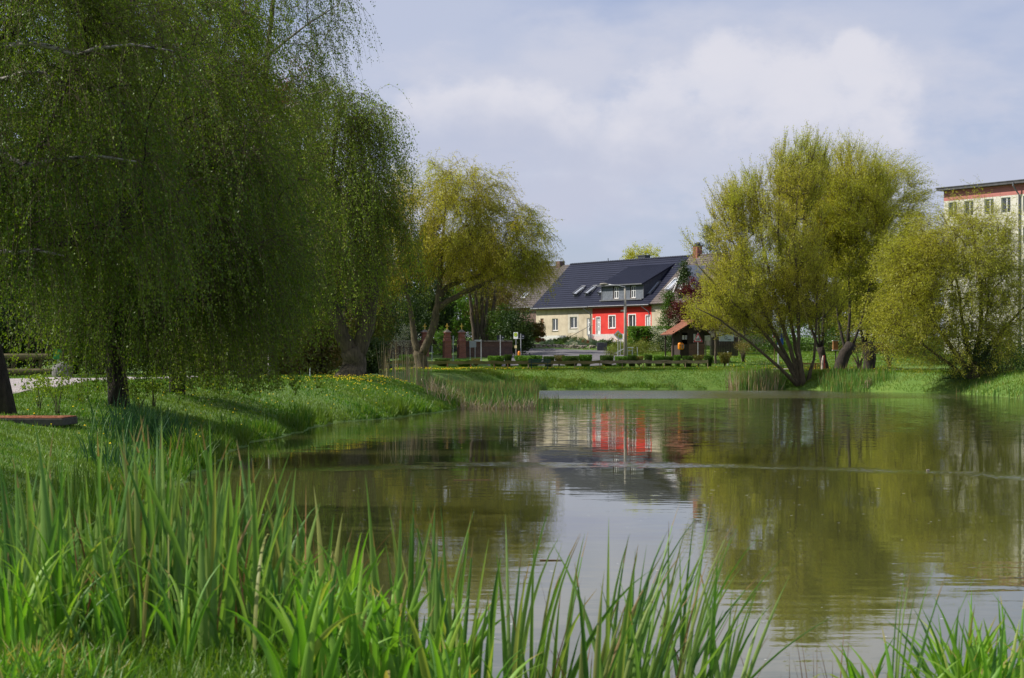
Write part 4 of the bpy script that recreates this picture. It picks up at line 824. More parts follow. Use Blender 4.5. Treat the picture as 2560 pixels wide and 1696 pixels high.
for i,(x,D,r,top) in enumerate([(672,90,.11,640),(628,94,.07,690)]):
    b = ground(x,D)
    tree('young_birch', ['white stemmed young birch left of the forked trunk','thinner white birch stem just left of the other'][i], 'tree', b, [[(0,0,0,r),(.05,0,2,r*.8),(-.05,0,5,r*.4)]], [(0,0,4.8,1.2,1.2,2.0,1)], M['birch_leaf_fresh'], M['birch_bark'], nt=26, ns=240, slen=1.2, droop=.7, lsize=.08, nl=20, aspect=.7, seed=150+i)
def saplings():
    for i,(x,D,s,lab) in enumerate([(100,42,1,'leafy sapling on the bank in front of the gravel path'),(145,41,1.1,'second leafy sapling beside the slab, before the gravel path'),(385,50,1.2,'bramble shoots growing right of the ivy birch trunk'),(350,47,1.1,'thin shoots close beside the ivy birch trunk')]):
        b = ground(x,D); rg = np.random.default_rng(i+5)
        bush('sapling', lab, 'plant', b, .42*s,.4*s,.95*s, M['birch_leaf_fresh'], 420, .055, 160+i, shape='vase', stems=12, hollow=.1, aspect=.7, sk=.25)
saplings()
# ------------------------------------------------------------ materials of built things
def tilemat(name, c1, c2, rough, spec=.5):
    mt, n, l, b = newmat(name)
    t = noise(n, l, 1.3, 5, .65); t2 = noise(n, l, 9, 2, .5); mx = n.new('ShaderNodeMath'); mx.operation = 'MULTIPLY_ADD'; mx.inputs[1].default_value = .5; l.new(t2.outputs['Fac'], mx.inputs[0])
    h_ = n.new('ShaderNodeMath'); h_.operation = 'MULTIPLY'; h_.inputs[1].default_value = .5; l.new(t.outputs['Fac'], h_.inputs[0]); l.new(h_.outputs[0], mx.inputs[2])
    l.new(cramp(n, l, mx.outputs[0], [(.35,c1),(.65,c2)]), b.inputs['Base Color']); b.inputs['Roughness'].default_value = rough; b.inputs['Specular IOR Level'].default_value = spec; return mt
M['blue_tile'] = tilemat('blue_tile', (.006,.008,.022), (.015,.018,.038), .45, .3)
M['brown_tile'] = tilemat('brown_tile', (.07,.055,.05), (.16,.13,.115), .85)
M['old_tile'] = tilemat('old_tile', (.05,.042,.04), (.11,.09,.08), .8)
M['red_tile'] = tilemat('red_tile', (.15,.05,.028), (.32,.12,.06), .85)
M['cream'] = mottled('cream_render', (.36,.30,.21), (.62,.54,.41), .9, .9, .01, 20, lo=.25, hi=.7)
M['red'] = mottled('red_render', (.56,.022,.016), (.72,.045,.030), .8, .8, .006, 30)
M['white'] = mottled('white_paint', (.70,.70,.70), (.80,.80,.79), 3, .5)
M['white_frame'] = mottled('white_frame', (.74,.74,.74), (.82,.82,.82), 3, .35)
M['glass'] = mottled('window_glass', (.02,.025,.03), (.05,.06,.07), .6, .06, spec=.8)
M['curtain'] = mottled('curtain', (.45,.44,.43), (.62,.61,.6), 4, .9, stretch=(8,8,.3))
M['slate'] = mottled('slate_cladding', (.10,.115,.14), (.16,.18,.21), 5, .6)
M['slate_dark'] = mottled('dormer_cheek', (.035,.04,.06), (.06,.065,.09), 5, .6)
M['zinc'] = mottled('zinc', (.16,.165,.18), (.24,.245,.26), 6, .5, metal=.5)
M['galv'] = mottled('galvanised_steel', (.42,.44,.46), (.60,.62,.64), 8, .45, metal=.4)
M['brown_wood'] = mottled('brown_wood', (.10,.05,.02), (.22,.11,.05), 3, .7, stretch=(1,1,6))
M['rail_wood'] = mottled('rail_wood', (.20,.15,.08), (.40,.31,.19), 2.5, .9, .01, 12, stretch=(.6,3,3))
M['mossy_wood'] = mottled('mossy_wood', (.14,.13,.03), (.30,.23,.09), 1.5, .95, .01, 12, stretch=(.6,3,3))
M['dark_log'] = mottled('dark_log', (.05,.055,.015), (.13,.10,.045), 1.5, .95, .01, 12, stretch=(.6,3,3))
M['bridge_wood'] = mottled('bridge_wood', (.24,.10,.035), (.42,.19,.07), 4, .8)
M['dark_wood'] = mottled('dark_wood', (.022,.014,.011), (.05,.032,.025), 4, .8, stretch=(4,4,.6))
def brick(name, c1, c2, mortar, scale=1.0, bw=.25, rh=.075):
    mt, n, l, b = newmat(name); c = n.new('ShaderNodeTexCoord'); mp = n.new('ShaderNodeMapping'); l.new(c.outputs['Object'], mp.inputs[0])
    mp.inputs['Rotation'].default_value = (R(90),0,0)
    sx = n.new('ShaderNodeSeparateXYZ'); l.new(c.outputs['Object'], sx.inputs[0]); ad = n.new('ShaderNodeMath'); l.new(sx.outputs['X'], ad.inputs[0]); l.new(sx.outputs['Y'], ad.inputs[1])
    cb = n.new('ShaderNodeCombineXYZ'); l.new(ad.outputs[0], cb.inputs[0]); l.new(sx.outputs['Z'], cb.inputs[1])
    t = n.new('ShaderNodeTexBrick'); l.new(cb.outputs[0], t.inputs['Vector']); t.inputs['Scale'].default_value = scale; t.inputs['Brick Width'].default_value = bw; t.inputs['Row Height'].default_value = rh; t.inputs['Mortar Size'].default_value = .009
    t.inputs['Color1'].default_value = (*c1,1); t.inputs['Color2'].default_value = (*c2,1); t.inputs['Mortar'].default_value = (*mortar,1)
    nz = noise(n, l, 2.5, 4, .6); mx = n.new('ShaderNodeMix'); mx.data_type = 'RGBA'; mx.blend_type = 'MULTIPLY'; mx.inputs['Factor'].default_value = .7
    l.new(t.outputs['Color'], mx.inputs['A']); l.new(cramp(n,l,nz.outputs['Fac'],[(.3,(.55,.55,.55) if bw < 1 else (.86,.86,.84)),(.7,(1.15,1.1,1.05) if bw < 1 else (1.04,1.03,1.0))]), mx.inputs['B']); l.new(mx.outputs['Result'], b.inputs['Base Color'])
    b.inputs['Roughness'].default_value = .9; bp = n.new('ShaderNodeBump'); bp.inputs['Distance'].default_value = .01; l.new(t.outputs['Fac'], bp.inputs['Height']); bp.invert = True; l.new(bp.outputs[0], b.inputs['Normal']); return mt
M['brick_red'] = brick('brick_red', (.30,.085,.055), (.42,.13,.085), (.30,.26,.22))
M['brick_dark'] = brick('brick_dark', (.13,.08,.07), (.19,.10,.08), (.16,.15,.14))
M['brick_brown'] = brick('brick_brown', (.14,.065,.045), (.20,.09,.06), (.22,.19,.17))
M['concrete'] = mottled('concrete', (.26,.24,.20), (.40,.37,.32), 5, .9, .005, 30, stretch=(1,1,.4))
M['stone'] = mottled('fieldstone', (.13,.11,.09), (.34,.29,.23), 3.5, .9, .06, 6)
M['granite'] = mottled('granite', (.07,.07,.065), (.20,.19,.18), 5, .9, .02, 12)
M['rust_moss'] = mottled('rusty_moss', (.16,.05,.02), (.30,.10,.04), 6, .95, .02, 20)
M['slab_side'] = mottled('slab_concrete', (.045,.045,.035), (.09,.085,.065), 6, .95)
M['orange'] = mottled('orange_plastic', (.80,.25,.01), (.88,.32,.015), 3, .4)
M['gold'] = mottled('gilt', (.70,.45,.06), (.85,.58,.10), 5, .4)
M['sign_white'] = mottled('sign_white', (.72,.73,.74), (.80,.81,.82), 3, .4)
M['sign_grey'] = mottled('sign_back', (.34,.37,.40), (.44,.47,.50), 2, .5)
M['sign_dark'] = mottled('sign_dark', (.03,.035,.045), (.05,.055,.07), 3, .5)
M['sign_red'] = mottled('sign_red', (.50,.015,.02), (.58,.025,.03), 3, .4)
M['sign_yellow'] = mottled('sign_yellow', (.72,.66,.03), (.80,.74,.05), 3, .4)
M['sign_amber'] = mottled('sign_amber', (.55,.42,.04), (.62,.48,.06), 3, .4)
M['sign_green'] = mottled('sign_green', (.02,.28,.06), (.03,.33,.08), 3, .4)
M['sign_black'] = mottled('sign_black', (.012,.012,.014), (.02,.02,.022), 3, .4)
M['sign_blue'] = mottled('sign_blue', (.02,.09,.42), (.03,.12,.50), 3, .4)
M['bench_green'] = mottled('bench_green', (.01,.045,.03), (.018,.07,.045), 4, .5)
M['bench_dark'] = mottled('bench_dark', (.03,.035,.04), (.07,.08,.09), 4, .4)
M['panel'] = brick('panel_concrete', (.62,.60,.52), (.68,.66,.58), (.42,.40,.36), 1, 1.2, .7)
M['panel_rose'] = brick('panel_rose', (.46,.17,.15), (.50,.19,.17), (.36,.13,.11), 1, 1.2, .6)
M['roof_felt'] = mottled('roof_felt', (.05,.05,.055), (.09,.09,.095), 3, .8)

# ------------------------------------------------------------ houses
HA = math.atan2(-.817,.577)
HX0, HY0 = 2.68, 201.0
def U_(x, v=0.0):                                 # position along the long facade seen at photo column x
    k = (x-CX)/FPX; return ((HY0+.577*v)*k-HX0-.817*v)/(.577+.817*k)
HB = 3.95                                        # floor level under the houses
def hz(y, u, v=0.0): return ZY(y, HY0-.817*u+.577*v)-HB
def roof_plane(mb, u0, u1, va, za, vb, zb, tile=.30, row=.34, amp=.022):
    """pantiled slope as real relief: vertical waves across, stepped rows up the slope"""
    L_ = math.hypot(vb-va, zb-za); nr = max(2,int(L_/row)); nu = max(2,int((u1-u0)/tile))
    nv = Vector((0,-(zb-za),(vb-va))).normalized()
    us = [u0+(u1-u0)*(i/ (nu*4)) for i in range(nu*4+1)]; vs = []; rows = []
    for r in range(nr):
        rows += [(r/nr, .035), ((r+.985)/nr, .0)]
    for t, lf in rows:
        for i,u in enumerate(us):
            a = lf+amp*(abs(math.sin(math.pi*i/4))**.8)+.0; p = (u, va+(vb-va)*t+nv.y*a, za+(zb-za)*t+nv.z*a); vs.append(p)
    n = len(us); fs = [(j*n+i, j*n+i+1, (j+1)*n+i+1, (j+1)*n+i) for j in range(len(rows)-1) for i in range(n-1)]
    mb.add(vs, fs)
    d = .12                                     # solid deck below
    a = [(u0,va,za),(u1,va,za),(u1,vb,zb),(u0,vb,zb)]; bq = [(p[0],p[1]-nv.y*d,p[2]-nv.z*d) for p in a]; a = [(p[0],p[1]-nv.y*.004,p[2]-nv.z*.004) for p in a]
    mb.add(a+bq, [(0,1,2,3),(7,6,5,4),(0,4,5,1),(1,5,6,2),(2,6,7,3),(3,7,4,0)])
def window(parent, u0, u1, z0, z1, v=0.0, mull=1, curtain=True, trim=None, frame=None, glass=None, name='window', deep=.12, cross=False):
    """set in a real reveal: frame with sash bars, glass pane, sill"""
    f = MB(); t = .075; y0, y1 = v+deep-.04, v+deep+.03
    f.box(u0,u1,y0,y1,z0,z0+t); f.box(u0,u1,y0,y1,z1-t,z1); f.box(u0,u0+t,y0,y1,z0+t,z1-t); f.box(u1-t,u1,y0,y1,z0+t,z1-t)
    if mull: c = (u0+u1)/2; f.box(c-.06,c+.06,y0-.005,y1,z0+t,z1-t)
    if cross: c = (u0+u1)/2; zc = z0+(z1-z0)*.62; f.box(u0+t,c-.06,y0,y1,zc-.03,zc+.03); f.box(c+.06,u1-t,y0,y1,zc-.03,zc+.03)
    fo = f.build(name, frame or M['white_frame'], parent)
    MB().box(u0+t*.8,u1-t*.8,v+deep+.0,v+deep+.02,z0+t*.8,z1-t*.8).build('pane', glass or M['glass'], fo)
    if curtain:
        c = MB(); n = 10; w_ = (u1-u0)*.24
        for s0 in (u0+t, u1-t-w_):
            for k in range(n): c.box(s0+w_*k/n, s0+w_*(k+1)/n-.004, v+deep+.05+(k%2)*.02, v+deep+.07+(k%2)*.02, z0+t, z1-t)
        c.build('curtain', M['curtain'], fo)
    MB().box(u0-.06,u1+.06,v-.07,v+deep-.04,z0-.07,z0-.002).build('sill', M['white'] if trim else M['concrete'], fo)
    if trim:
        b = MB(); w_ = .10
        b.box(u0-w_,u0-.001,v-.02,v+.01,z0-.08,z1+w_); b.box(u1+.001,u1+w_,v-.02,v+.01,z0-.08,z1+w_); b.box(u0-.001,u1+.001,v-.02,v+.01,z1+.002,z1+w_)
        for k in range(int((z1-z0)/.16)):
            z = z0+k*.16; b.box(u0-w_-.04,u0-w_,v-.018,v+.008,z,z+.08); b.box(u1+w_,u1+w_+.04,v-.018,v+.008,z,z+.08)
        b.build('trim', M['white'], fo)
    return fo
def wall_holes(mb, u0, u1, z0, z1, v, thick, holes):
    """front wall with rectangular openings"""
    us = sorted(set([u0,u1]+[a for q in holes for a in q[:2]])); zs = sorted(set([z0,z1]+[a for q in holes for a in q[2:4]]))
    for i in range(len(us)-1):
        run = None
        for j in range(len(zs)-1):
            c = ((us[i]+us[i+1])/2,(zs[j]+zs[j+1])/2); hole = any(q[0]<c[0]<q[1] and q[2]<c[1]<q[3] for q in holes)
            if not hole: run = [zs[j],zs[j+1]] if run is None else [run[0],zs[j+1]]
            if (hole or j == len(zs)-2) and run: mb.add([(us[i],v,run[0]),(us[i+1],v,run[0]),(us[i+1],v,run[1]),(us[i],v,run[1])],[(0,1,2,3)]); run = None
    for q in holes:                              # reveals
        a,b_,c,d = q[:4]; mb.add([(a,v,c),(b_,v,c),(b_,v,d),(a,v,d),(a,v+thick,c),(b_,v+thick,c),(b_,v+thick,d),(a,v+thick,d)],[(0,4,5,1),(1,5,6,2),(2,6,7,3),(3,7,4,0)])
    mb.add([(u0,v+thick,z0),(u1,v+thick,z0),(u1,v+thick,z1),(u0,v+thick,z1)] ,[(0,3,2,1)])
def door(parent, u0, u1, z0, z1, mat, v=0.0, panes=True, trim=False, name='door'):
    d = MB(); d.box(u0,u1,v+.10,v+.16,z0,z1); fr = .07
    o = d.build(name, mat, parent)
    f = MB(); f.box(u0,u0+fr,v+.05,v+.098,z0,z1); f.box(u1-fr,u1,v+.05,v+.098,z0,z1); f.box(u0+fr,u1-fr,v+.05,v+.098,z1-fr,z1); f.build('frame', mat, o)
    if panes:
        g = MB(); c = (u0+u1)/2
        for k in range(3): z = z0+.55+k*.48; g.box(c-.05,c+.07,v+.085,v+.099,z,z+.36)
        g.build('pane', M['glass'], o)
    MB().tube([(u1-.15,v+.06,z0+1.0),(u1-.27,v+.06,z0+1.0)],.015).build('handle', M['zinc'], o)
    if trim:
        b = MB(); w_ = .08; b.box(u0-w_,u0-.001,v-.02,v+.01,z0,z1+w_); b.box(u1+.001,u1+w_,v-.02,v+.01,z0,z1+w_); b.box(u0-.001,u1+.001,v-.02,v+.01,z1+.001,z1+w_)
        for k in range(12): z = z0+k*.17; b.box(u0-w_-.04,u0-w_,v-.018,v+.008,z,z+.085); b.box(u1+w_,u1+w_+.04,v-.018,v+.008,z,z+.085)
        b.build('trim', M['white'], o)
EZ, RZ, WD = 7.8-HB, 12.86-HB, 10.0             # eave and ridge height, depth
def RS(v): return EZ+(v+.5)*(RZ-EZ)/5.5          # roof surface height above v
UC = U_(1481); UR = U_(1629)
def shell(parent, u0, u1, mat, holes, gl=False, gr=False, zt=None):
    zt = zt or RS(0)-.16
    w_ = MB(); wall_holes(w_, u0, u1, -.6, zt, 0, .25, holes)
    w_.add([(u0,WD,-.6),(u1,WD,-.6),(u1,WD,zt),(u0,WD,zt)],[(3,2,1,0)])
    for u, g in ((u0,gl),(u1,gr)):
        if g: w_.add([(u,0,-.6),(u,WD,-.6),(u,WD,zt),(u,WD/2,RZ-.16),(u,0,zt)],[(0,1,2,3,4) if g else (0,1,2,3,4)])
    return w_.build('wall', mat, parent)
def roof(parent, u0, u1, mat, tile=.3):
    r = MB(); roof_plane(r, u0, u1, -.5, EZ, 5.0, RZ, tile)
    r.add([(u0,5.0,RZ),(u1,5.0,RZ),(u1,WD+.5,EZ),(u0,WD+.5,EZ),(u0,5.0,RZ-.12),(u1,5.0,RZ-.12),(u1,WD+.5,EZ-.12),(u0,WD+.5,EZ-.12)],[(0,1,2,3),(7,6,5,4),(0,3,7,4),(1,5,6,2),(2,6,7,3)])
    ro = r.build('roof', mat, parent)
    c = MB(); n = int((u1-u0)/.38)
    for k in range(n): a = u0+(u1-u0)*k/n; c.tube([(a,5.0,RZ+.03),(a+(u1-u0)/n*1.04,5.0,RZ+.05)],[.10,.115],8)
    c.build('ridge', mat, ro)
    return ro
def gutter(parent, u0, u1, down=None):
    g = MB(); g.tube([(u0,-.56,EZ-.04),(u1,-.56,EZ-.06)],.065,8); o = g.build('gutter', M['zinc'], parent)
    if down is not None:
        d = MB(); d.tube([(down,-.56,EZ-.08),(down+.05,-.5,EZ-.25),(down+.6,-.1,EZ-.75),(down+.65,-.07,EZ-.95),(down+.65,-.07,.2)],.045,8); d.build('downpipe', M['zinc'], parent)
def skylight(parent, u, w_, v0, v1, opened=0, frame=None):
    sl_ = (RZ-EZ)/5.5; nl = math.hypot(1,sl_); f = MB()
    def P(uu,vv,a): return (uu, vv-sl_/nl*a, RS(vv)+a/nl)
    def slab(ua,ub,va,vb,a0,a1,lift=0): 
        q = []
        for a in (a0,a1):
            for uu,vv in ((ua,va),(ub,va),(ub,vb),(ua,vb)): q.append(P(uu,vv,a+(lift if vv == va else 0)))
        f.add(q,[(3,2,1,0),(4,5,6,7),(0,1,5,4),(1,2,6,5),(2,3,7,6),(3,0,4,7)])
    t = .08
    slab(u,u+w_,v0,v0+t,.02,.14); slab(u,u+w_,v1-t,v1,.02,.14); slab(u,u+t,v0+t,v1-t,.02,.14); slab(u+w_-t,u+w_,v0+t,v1-t,.02,.14)
    if opened:                                   # sash tilted out of the roof
        slab(u,u+w_,v0,v0+t,.15,.20,opened); f2 = None
        slab(u,u+t,v0+t,v1-t,.15,.20,opened*.93); slab(u+w_-t,u+w_,v0+t,v1-t,.15,.20,opened*.93); slab(u,u+w_,v1-t,v1,.15,.20)
    o = f.build('skylight', frame or M['zinc'], parent)
    f = MB(); 
    q = [P(u+t,v0+t,.10+opened*.93),P(u+w_-t,v0+t,.10+opened*.93),P(u+w_-t,v1-t,.10),P(u+t,v1-t,.10)]; f.add(q+[(p[0],p[1]-.0,p[2]-.02) for p in q],[(0,1,2,3),(7,6,5,4),(0,4,5,1),(1,5,6,2),(2,6,7,3),(3,7,4,0)])
    f.build('pane', M['skyglass'], o); return o
M['skyglass'] = mottled('sky_glass', (.25,.28,.33), (.4,.43,.48), .6, .08, spec=.8)

def cream_house():
    r = thing('cream_house', 'stained cream rendered left half of the long house under a dark blue tiled roof', 'house', (HX0,HY0,HB), HA)
    dz = .7; D1 = (U_(1351),U_(1358.8),dz,2.72); W1 = (U_(1380.3),U_(1394.8),hz(826.4,6),hz(795.8,6)); W2 = (U_(1424.8),U_(1442.7),hz(820.5,8.5),hz(792,8.5)); D2 = (U_(1466.8),U_(1475.9),dz,hz(795,11))
    shell(r, 0, UC, M['cream'], [D1,W1,W2,D2], gl=True)
    roof(r, -.25, UC, M['blue_tile']); gutter(r, -.25, UC-.1, UC-.9)
    window(r, *W1); window(r, *W2); door(r, *D1, M['brown_wood'], panes=False); door(r, *D2, M['white'])
    MB().box(W2[0]-.35,W2[0]-.005,-.012,.0,W2[2]-.5,W2[3]+.35).box(W2[1]+.005,W2[1]+.3,-.012,.0,W2[2]-.5,W2[3]+.35).box(W2[0]-.005,W2[1]+.005,-.012,.0,W2[3]+.005,W2[3]+.35).box(W2[0]-.005,W2[1]+.005,-.012,.0,W2[2]-.5,W2[2]-.08).build('render_patch', mottled('pale_render',(.46,.43,.36),(.58,.54,.45),2,.9), r)
    MB().ball((U_(1361),-.16,hz(815,2)),(.10,.12,.22),2).tube([(U_(1361),0,hz(812,2)+.25),(U_(1361),-.16,hz(812,2)+.25),(U_(1361),-.16,hz(812,2)+.1)],.02).build('wall_lamp', M['sign_dark'], r)
    for u in (6.0,8.05,10.05): 
        if u+.75 < UC: skylight(r, u, .75, .75, 1.95, .28)
    MB().box(-.25,UC,-.5,.0,EZ-.22,EZ-.13).build('soffit', M['brown_wood'], r)
cream_house()
def red_house():
    r = thing('red_house', 'bright red rendered right half of the long house with a slate dormer', 'house', (HX0,HY0,HB), HA)
    D3 = (U_(1491),U_(1500.3),.7,hz(793.5,12)); W3 = (U_(1522.5),U_(1538),hz(820,15),hz(789.5,15)); W4 = (U_(1572),U_(1588.5),hz(817,18),hz(787,18)); D5 = (U_(1615),U_(1625),.7,hz(789,20))
    shell(r, UC+.004, UR, M['red'], [D3,W3,W4,D5])
    ro = roof(r, UC+.004, UR+.25, M['blue_tile']); gutter(r, UC, UR+.2, UR-1.0)
    window(r, *W3, trim=1); window(r, *W4, trim=1); door(r, *D3, M['white'], trim=True); door(r, *D5, M['white'], trim=True)
    MB().box(UC+.1,UC+.35,-.02,0,2.45,2.6).build('house_number', M['white'], r)
    MB().box(U_(1552),U_(1560),-.02,0,hz(779,16),hz(775,16)).build('name_plate', M['white'], r)
    MB().box(UC,UR,-.5,.0,EZ-.22,EZ-.13).build('soffit', M['brown_wood'], r)
    # dormer
    u0,u1 = 11.75,18.7; v0 = .12; zb = RS(v0)+.05; zt = hz(711,18.7,.1); w_ = MB()
    Wa = (U_(1533.5),U_(1544.5),zb+.12,zt-.12); Wb = (U_(1576),U_(1587),zb+.12,zt-.12)
    dm = MB(); wall_holes(dm, u0, u1, zb-.05, zt, v0, .1, [Wa,Wb]); dmo = dm.build('dormer', M['slate'], r)
    vm = 4.1; ze = RS(vm)+.02
    for u in (u0,u1):
        c = MB(); s = -.06 if u == u0 else 0
        c.add([(u+s,v0,zb-.3),(u+s,v0,zt),(u+s,vm,ze),(u+s+.06,v0,zb-.3),(u+s+.06,v0,zt),(u+s+.06,vm,ze)],[(0,1,2),(5,4,3),(0,3,4,1),(1,4,5,2),(2,5,3,0)]); c.build('cheek', M['slate_dark'], dmo)
    rr = MB(); roof_plane(rr, u0-.3, u1+.25, v0-.4, zt+.03, vm+.15, ze+.14, .2, .2, .012); rr.build('dormer_roof', M['blue_tile'], dmo)
    MB().box(u0-.3,u1+.25,v0-.46,v0-.38,zt-.02,zt+.1).build('fascia', M['zinc'], dmo)
    MB().box(u0-.05,u1+.05,v0-.3,v0-.005,zb-.12,zb+.02).box(u1-.03,u1+.07,v0-.05,v0-.004,zb,zt).box(u0-.07,u0+.03,v0-.05,v0-.004,zb,zt).build('flashing', M['zinc'], dmo)
    for q in (Wa,Wb):
        f = window(dmo, *q, v=v0, deep=.06, curtain=True, cross=True)
        MB().box(q[0]-.16,q[0]-.02,v0-.03,v0-.004,q[2]-.1,q[3]+.1).build('shutter', M['dark_wood'], f)
    skylight(r, U_(1627,1)-.3, .7, .6, 2.1)
    skylight(r, 10.42, .75, .75, 1.95, .28)
    k = U_(1600,5)
    MB().box(k-.55,k+.65,5.15,5.9,RZ-.6,RZ+.42).box(k-.62,k+.72,5.08,5.97,RZ+.42,RZ+.50).build('chimney', M['sign_dark'], ro)
    MB().tube([(U_(1515,5),5.3,RZ-.2),(U_(1515,5),5.3,RZ+.45)],.05).build('vent_pipe', M['zinc'], ro)
red_house()
def brown_house():
    r = thing('brown_roofed_house', 'weathered brown tiled end of the terrace with a brick chimney and white edged gable', 'house', (HX0,HY0,HB), HA)
    u0, u1 = UR+.256, UR+7.5
    shell(r, UR+.004, u1-.2, M['cream'], [], gr=True)
    ro = roof(r, u0, u1, M['brown_tile'], .35)
    k = U_(1744,5)
    ch = MB().box(k-.34,k+.34,4.66,5.34,RZ-.8,RZ+1.0).build('chimney', M['brick_red'], ro)
    MB().box(k-.40,k+.40,4.60,5.40,RZ+1.0,RZ+1.08).box(k-.26,k-.06,4.8,5.2,RZ+1.08,RZ+1.32).box(k+.06,k+.26,4.8,5.2,RZ+1.08,RZ+1.32).box(k-.05,k+.45,4.85,5.15,RZ+1.36,RZ+1.40).build('chimney_cap', M['sign_dark'], ch)
    # gabled dormer with white verge boards
    c = U_(1732,2.0); a = 1.35; vf = 1.0; zb = RS(vf); zt = zb+2.2
    d = MB(); d.prism([(c-a,zb),(c+a,zb),(c,zt)], vf, 3.6); dd = d.build('dormer', M['white'], ro)
    bb = MB(); 
    for s in (-1,1): bb.add([(c+s*(a+.25),vf-.3,zb-.35),(c+s*(a+.25),vf-.2,zb-.35),(c,vf-.2,zt+.12),(c,vf-.3,zt+.12),(c+s*(a+.25),vf-.3,zb-.15),(c+s*(a+.25),vf-.2,zb-.15),(c,vf-.2,zt+.3),(c,vf-.3,zt+.3)],[(0,1,2,3),(4,5,6,7),(0,4,7,3),(1,5,6,2),(0,1,5,4),(3,2,6,7)])
    bb.build('bargeboard', M['white'], dd)
    rr = MB()
    for s in (-1,1): rr.add([(c+s*(a+.3),vf-.25,zb-.12),(c,vf-.25,zt+.3),(c,4.4,zt+.3),(c+s*(a+.3),3.4,zb-.12),(c+s*(a+.3),vf-.25,zb-.2),(c,vf-.25,zt+.2),(c,4.4,zt+.2),(c+s*(a+.3),3.4,zb-.2)],[(0,1,2,3),(7,6,5,4),(0,4,5,1),(3,2,6,7),(0,3,7,4)])
    rr.build('dormer_roof', M['skyglass'], dd)
    skylight(r, U_(1668,1)-.2, .8, .9, 2.3, .1, M['white'])
brown_house()
def back_house():
    o = thing('brown_tiled_house', 'house with plain brown tiled roof and one skylight half hidden by the willow', 'house', (-3.6,228,4.4), HA)
    e, rz = 4.1, 9.4
    w_ = MB(); w_.box(.2,12.2,.3,10.4,-2,e+.1); w_.add([(.2,.3,e+.1),(.2,10.4,e+.1),(.2,5.4,rz-.1),(12.2,.3,e+.1),(12.2,10.4,e+.1),(12.2,5.4,rz-.1)],[(0,2,1),(3,4,5)]); w_.build('wall', M['brick_dark'], o)
    r = MB(); roof_plane(r, 0, 12.4, -.2, e, 5.4, rz, .35, .38); r.add([(0,5.4,rz),(12.4,5.4,rz),(12.4,11,e),(0,11,e),(0,5.4,rz-.1),(12.4,5.4,rz-.1),(12.4,11,e-.1),(0,11,e-.1)],[(0,1,2,3),(7,6,5,4),(0,3,7,4),(1,5,6,2),(2,6,7,3)])
    ro = r.build('roof', M['old_tile'], o)
    MB().box(8.6,9.4,5.0,5.8,rz-.5,rz+.5).build('chimney', M['brick_dark'], ro)
    s = (rz-e)/5.6; u = 6.55
    f = MB(); f.add([(u,1.0,e+1.2*s+.1),(u+.95,1.0,e+1.2*s+.1),(u+.95,1.75,e+1.95*s+.1),(u,1.75,e+1.95*s+.1),(u,1.0,e+1.2*s-.1),(u+.95,1.0,e+1.2*s-.1),(u+.95,1.75,e+1.95*s-.1),(u,1.75,e+1.95*s-.1)],[(0,1,2,3),(0,4,5,1),(1,5,6,2),(2,6,7,3),(3,7,4,0)])
    fo = f.build('skylight', M['white'], ro)
    p = MB(); p.add([(u+.1,1.08,e+1.28*s+.115),(u+.85,1.08,e+1.28*s+.115),(u+.85,1.67,e+1.87*s+.115),(u+.1,1.67,e+1.87*s+.115)],[(0,1,2,3)]); p.build('pane', M['skyglass'], fo)
    MB().tube([(0,-.26,e-.04),(12.4,-.26,e-.04)],.07).build('gutter', M['zinc'], o)
back_house()
def flats():
    ang = math.atan2(-.817,.577); o = thing('apartment_block', 'five storey white panel apartment block with a rose band under its flat roof', 'building', (40.2,167.5,2.6), ang)
    L_ = 42; zt = ZY(470,167.5)-2.6; cols = [(.53,1.53),(2.43,3.46),(4.75,5.8),(6.66,7.7)]
    allc = list(cols)
    for k in range(1,5): allc += [(a+k*8.55,b_+k*8.55) for a,b_ in cols]
    rows = [ZY(493.5,161.5)-2.6-2.8*k for k in range(5)]; holes = [(a,b_,z-1.42,z) for a,b_ in allc for z in rows]
    zr = zt-.30-.95
    w_ = MB(); wall_holes(w_, 0, L_, -1, zr, 0, .2, holes); w_.box(0,.02,.2,11,-1,zr); w_.box(L_-.02,L_,.2,11,-1,zr); w_.box(.02,L_-.02,10.9,11,-1,zr); w_.build('wall', M['panel'], o)
    b_ = MB().box(-.01,L_+.01,-.01,11.01,zr,zt-.3).build('rose_band', M['panel_rose'], o)
    MB().box(-.45,L_+.3,-.55,11.4,zt-.3,zt-.08).box(-.5,L_+.35,-.6,11.45,zt-.08,zt).build('roof', M['roof_felt'], o)
    fr = M['white_frame']
    for i,q in enumerate(holes):
        f = MB(); t = .07; a,b2,c,d = q
        f.box(a,b2,.10,.16,c,c+t); f.box(a,b2,.10,.16,d-t,d); f.box(a,a+t,.10,.16,c+t,d-t); f.box(b2-t,b2,.10,.16,c+t,d-t); m_ = a+(b2-a)*.55; f.box(m_-.05,m_+.05,.095,.16,c+t,d-t)
        fo = f.build('window', fr, o)
        if i < 40:
            MB().box(a+t,b2-t,.13,.15,c+t,d-t).build('pane', M['glass'], fo)
            cu = MB(); rn = random.Random(i)
            for k in range(8): cu.box(a+t+(b2-a-2*t)*k/8, a+t+(b2-a-2*t)*(k+1)/8-.01, .17+.02*(k%2), .19+.02*(k%2), c+t+(.0 if k%3 else .3), d-t)
            if rn.random() < .75: cu.build('curtain', M['curtain'], fo)
        else: MB().box(a+t,b2-t,.13,.15,c+t,d-t).build('pane', M['glass'], fo)
    for k in range(5):
        u = 8.5+k*8.55; MB().tube([(u,-.62,zt-.2),(u,-.62,zt-.5),(u+.25,-.12,zt-1.3),(u+.25,-.09,-1)],.075).build('downpipe', M['zinc'], o)
flats()

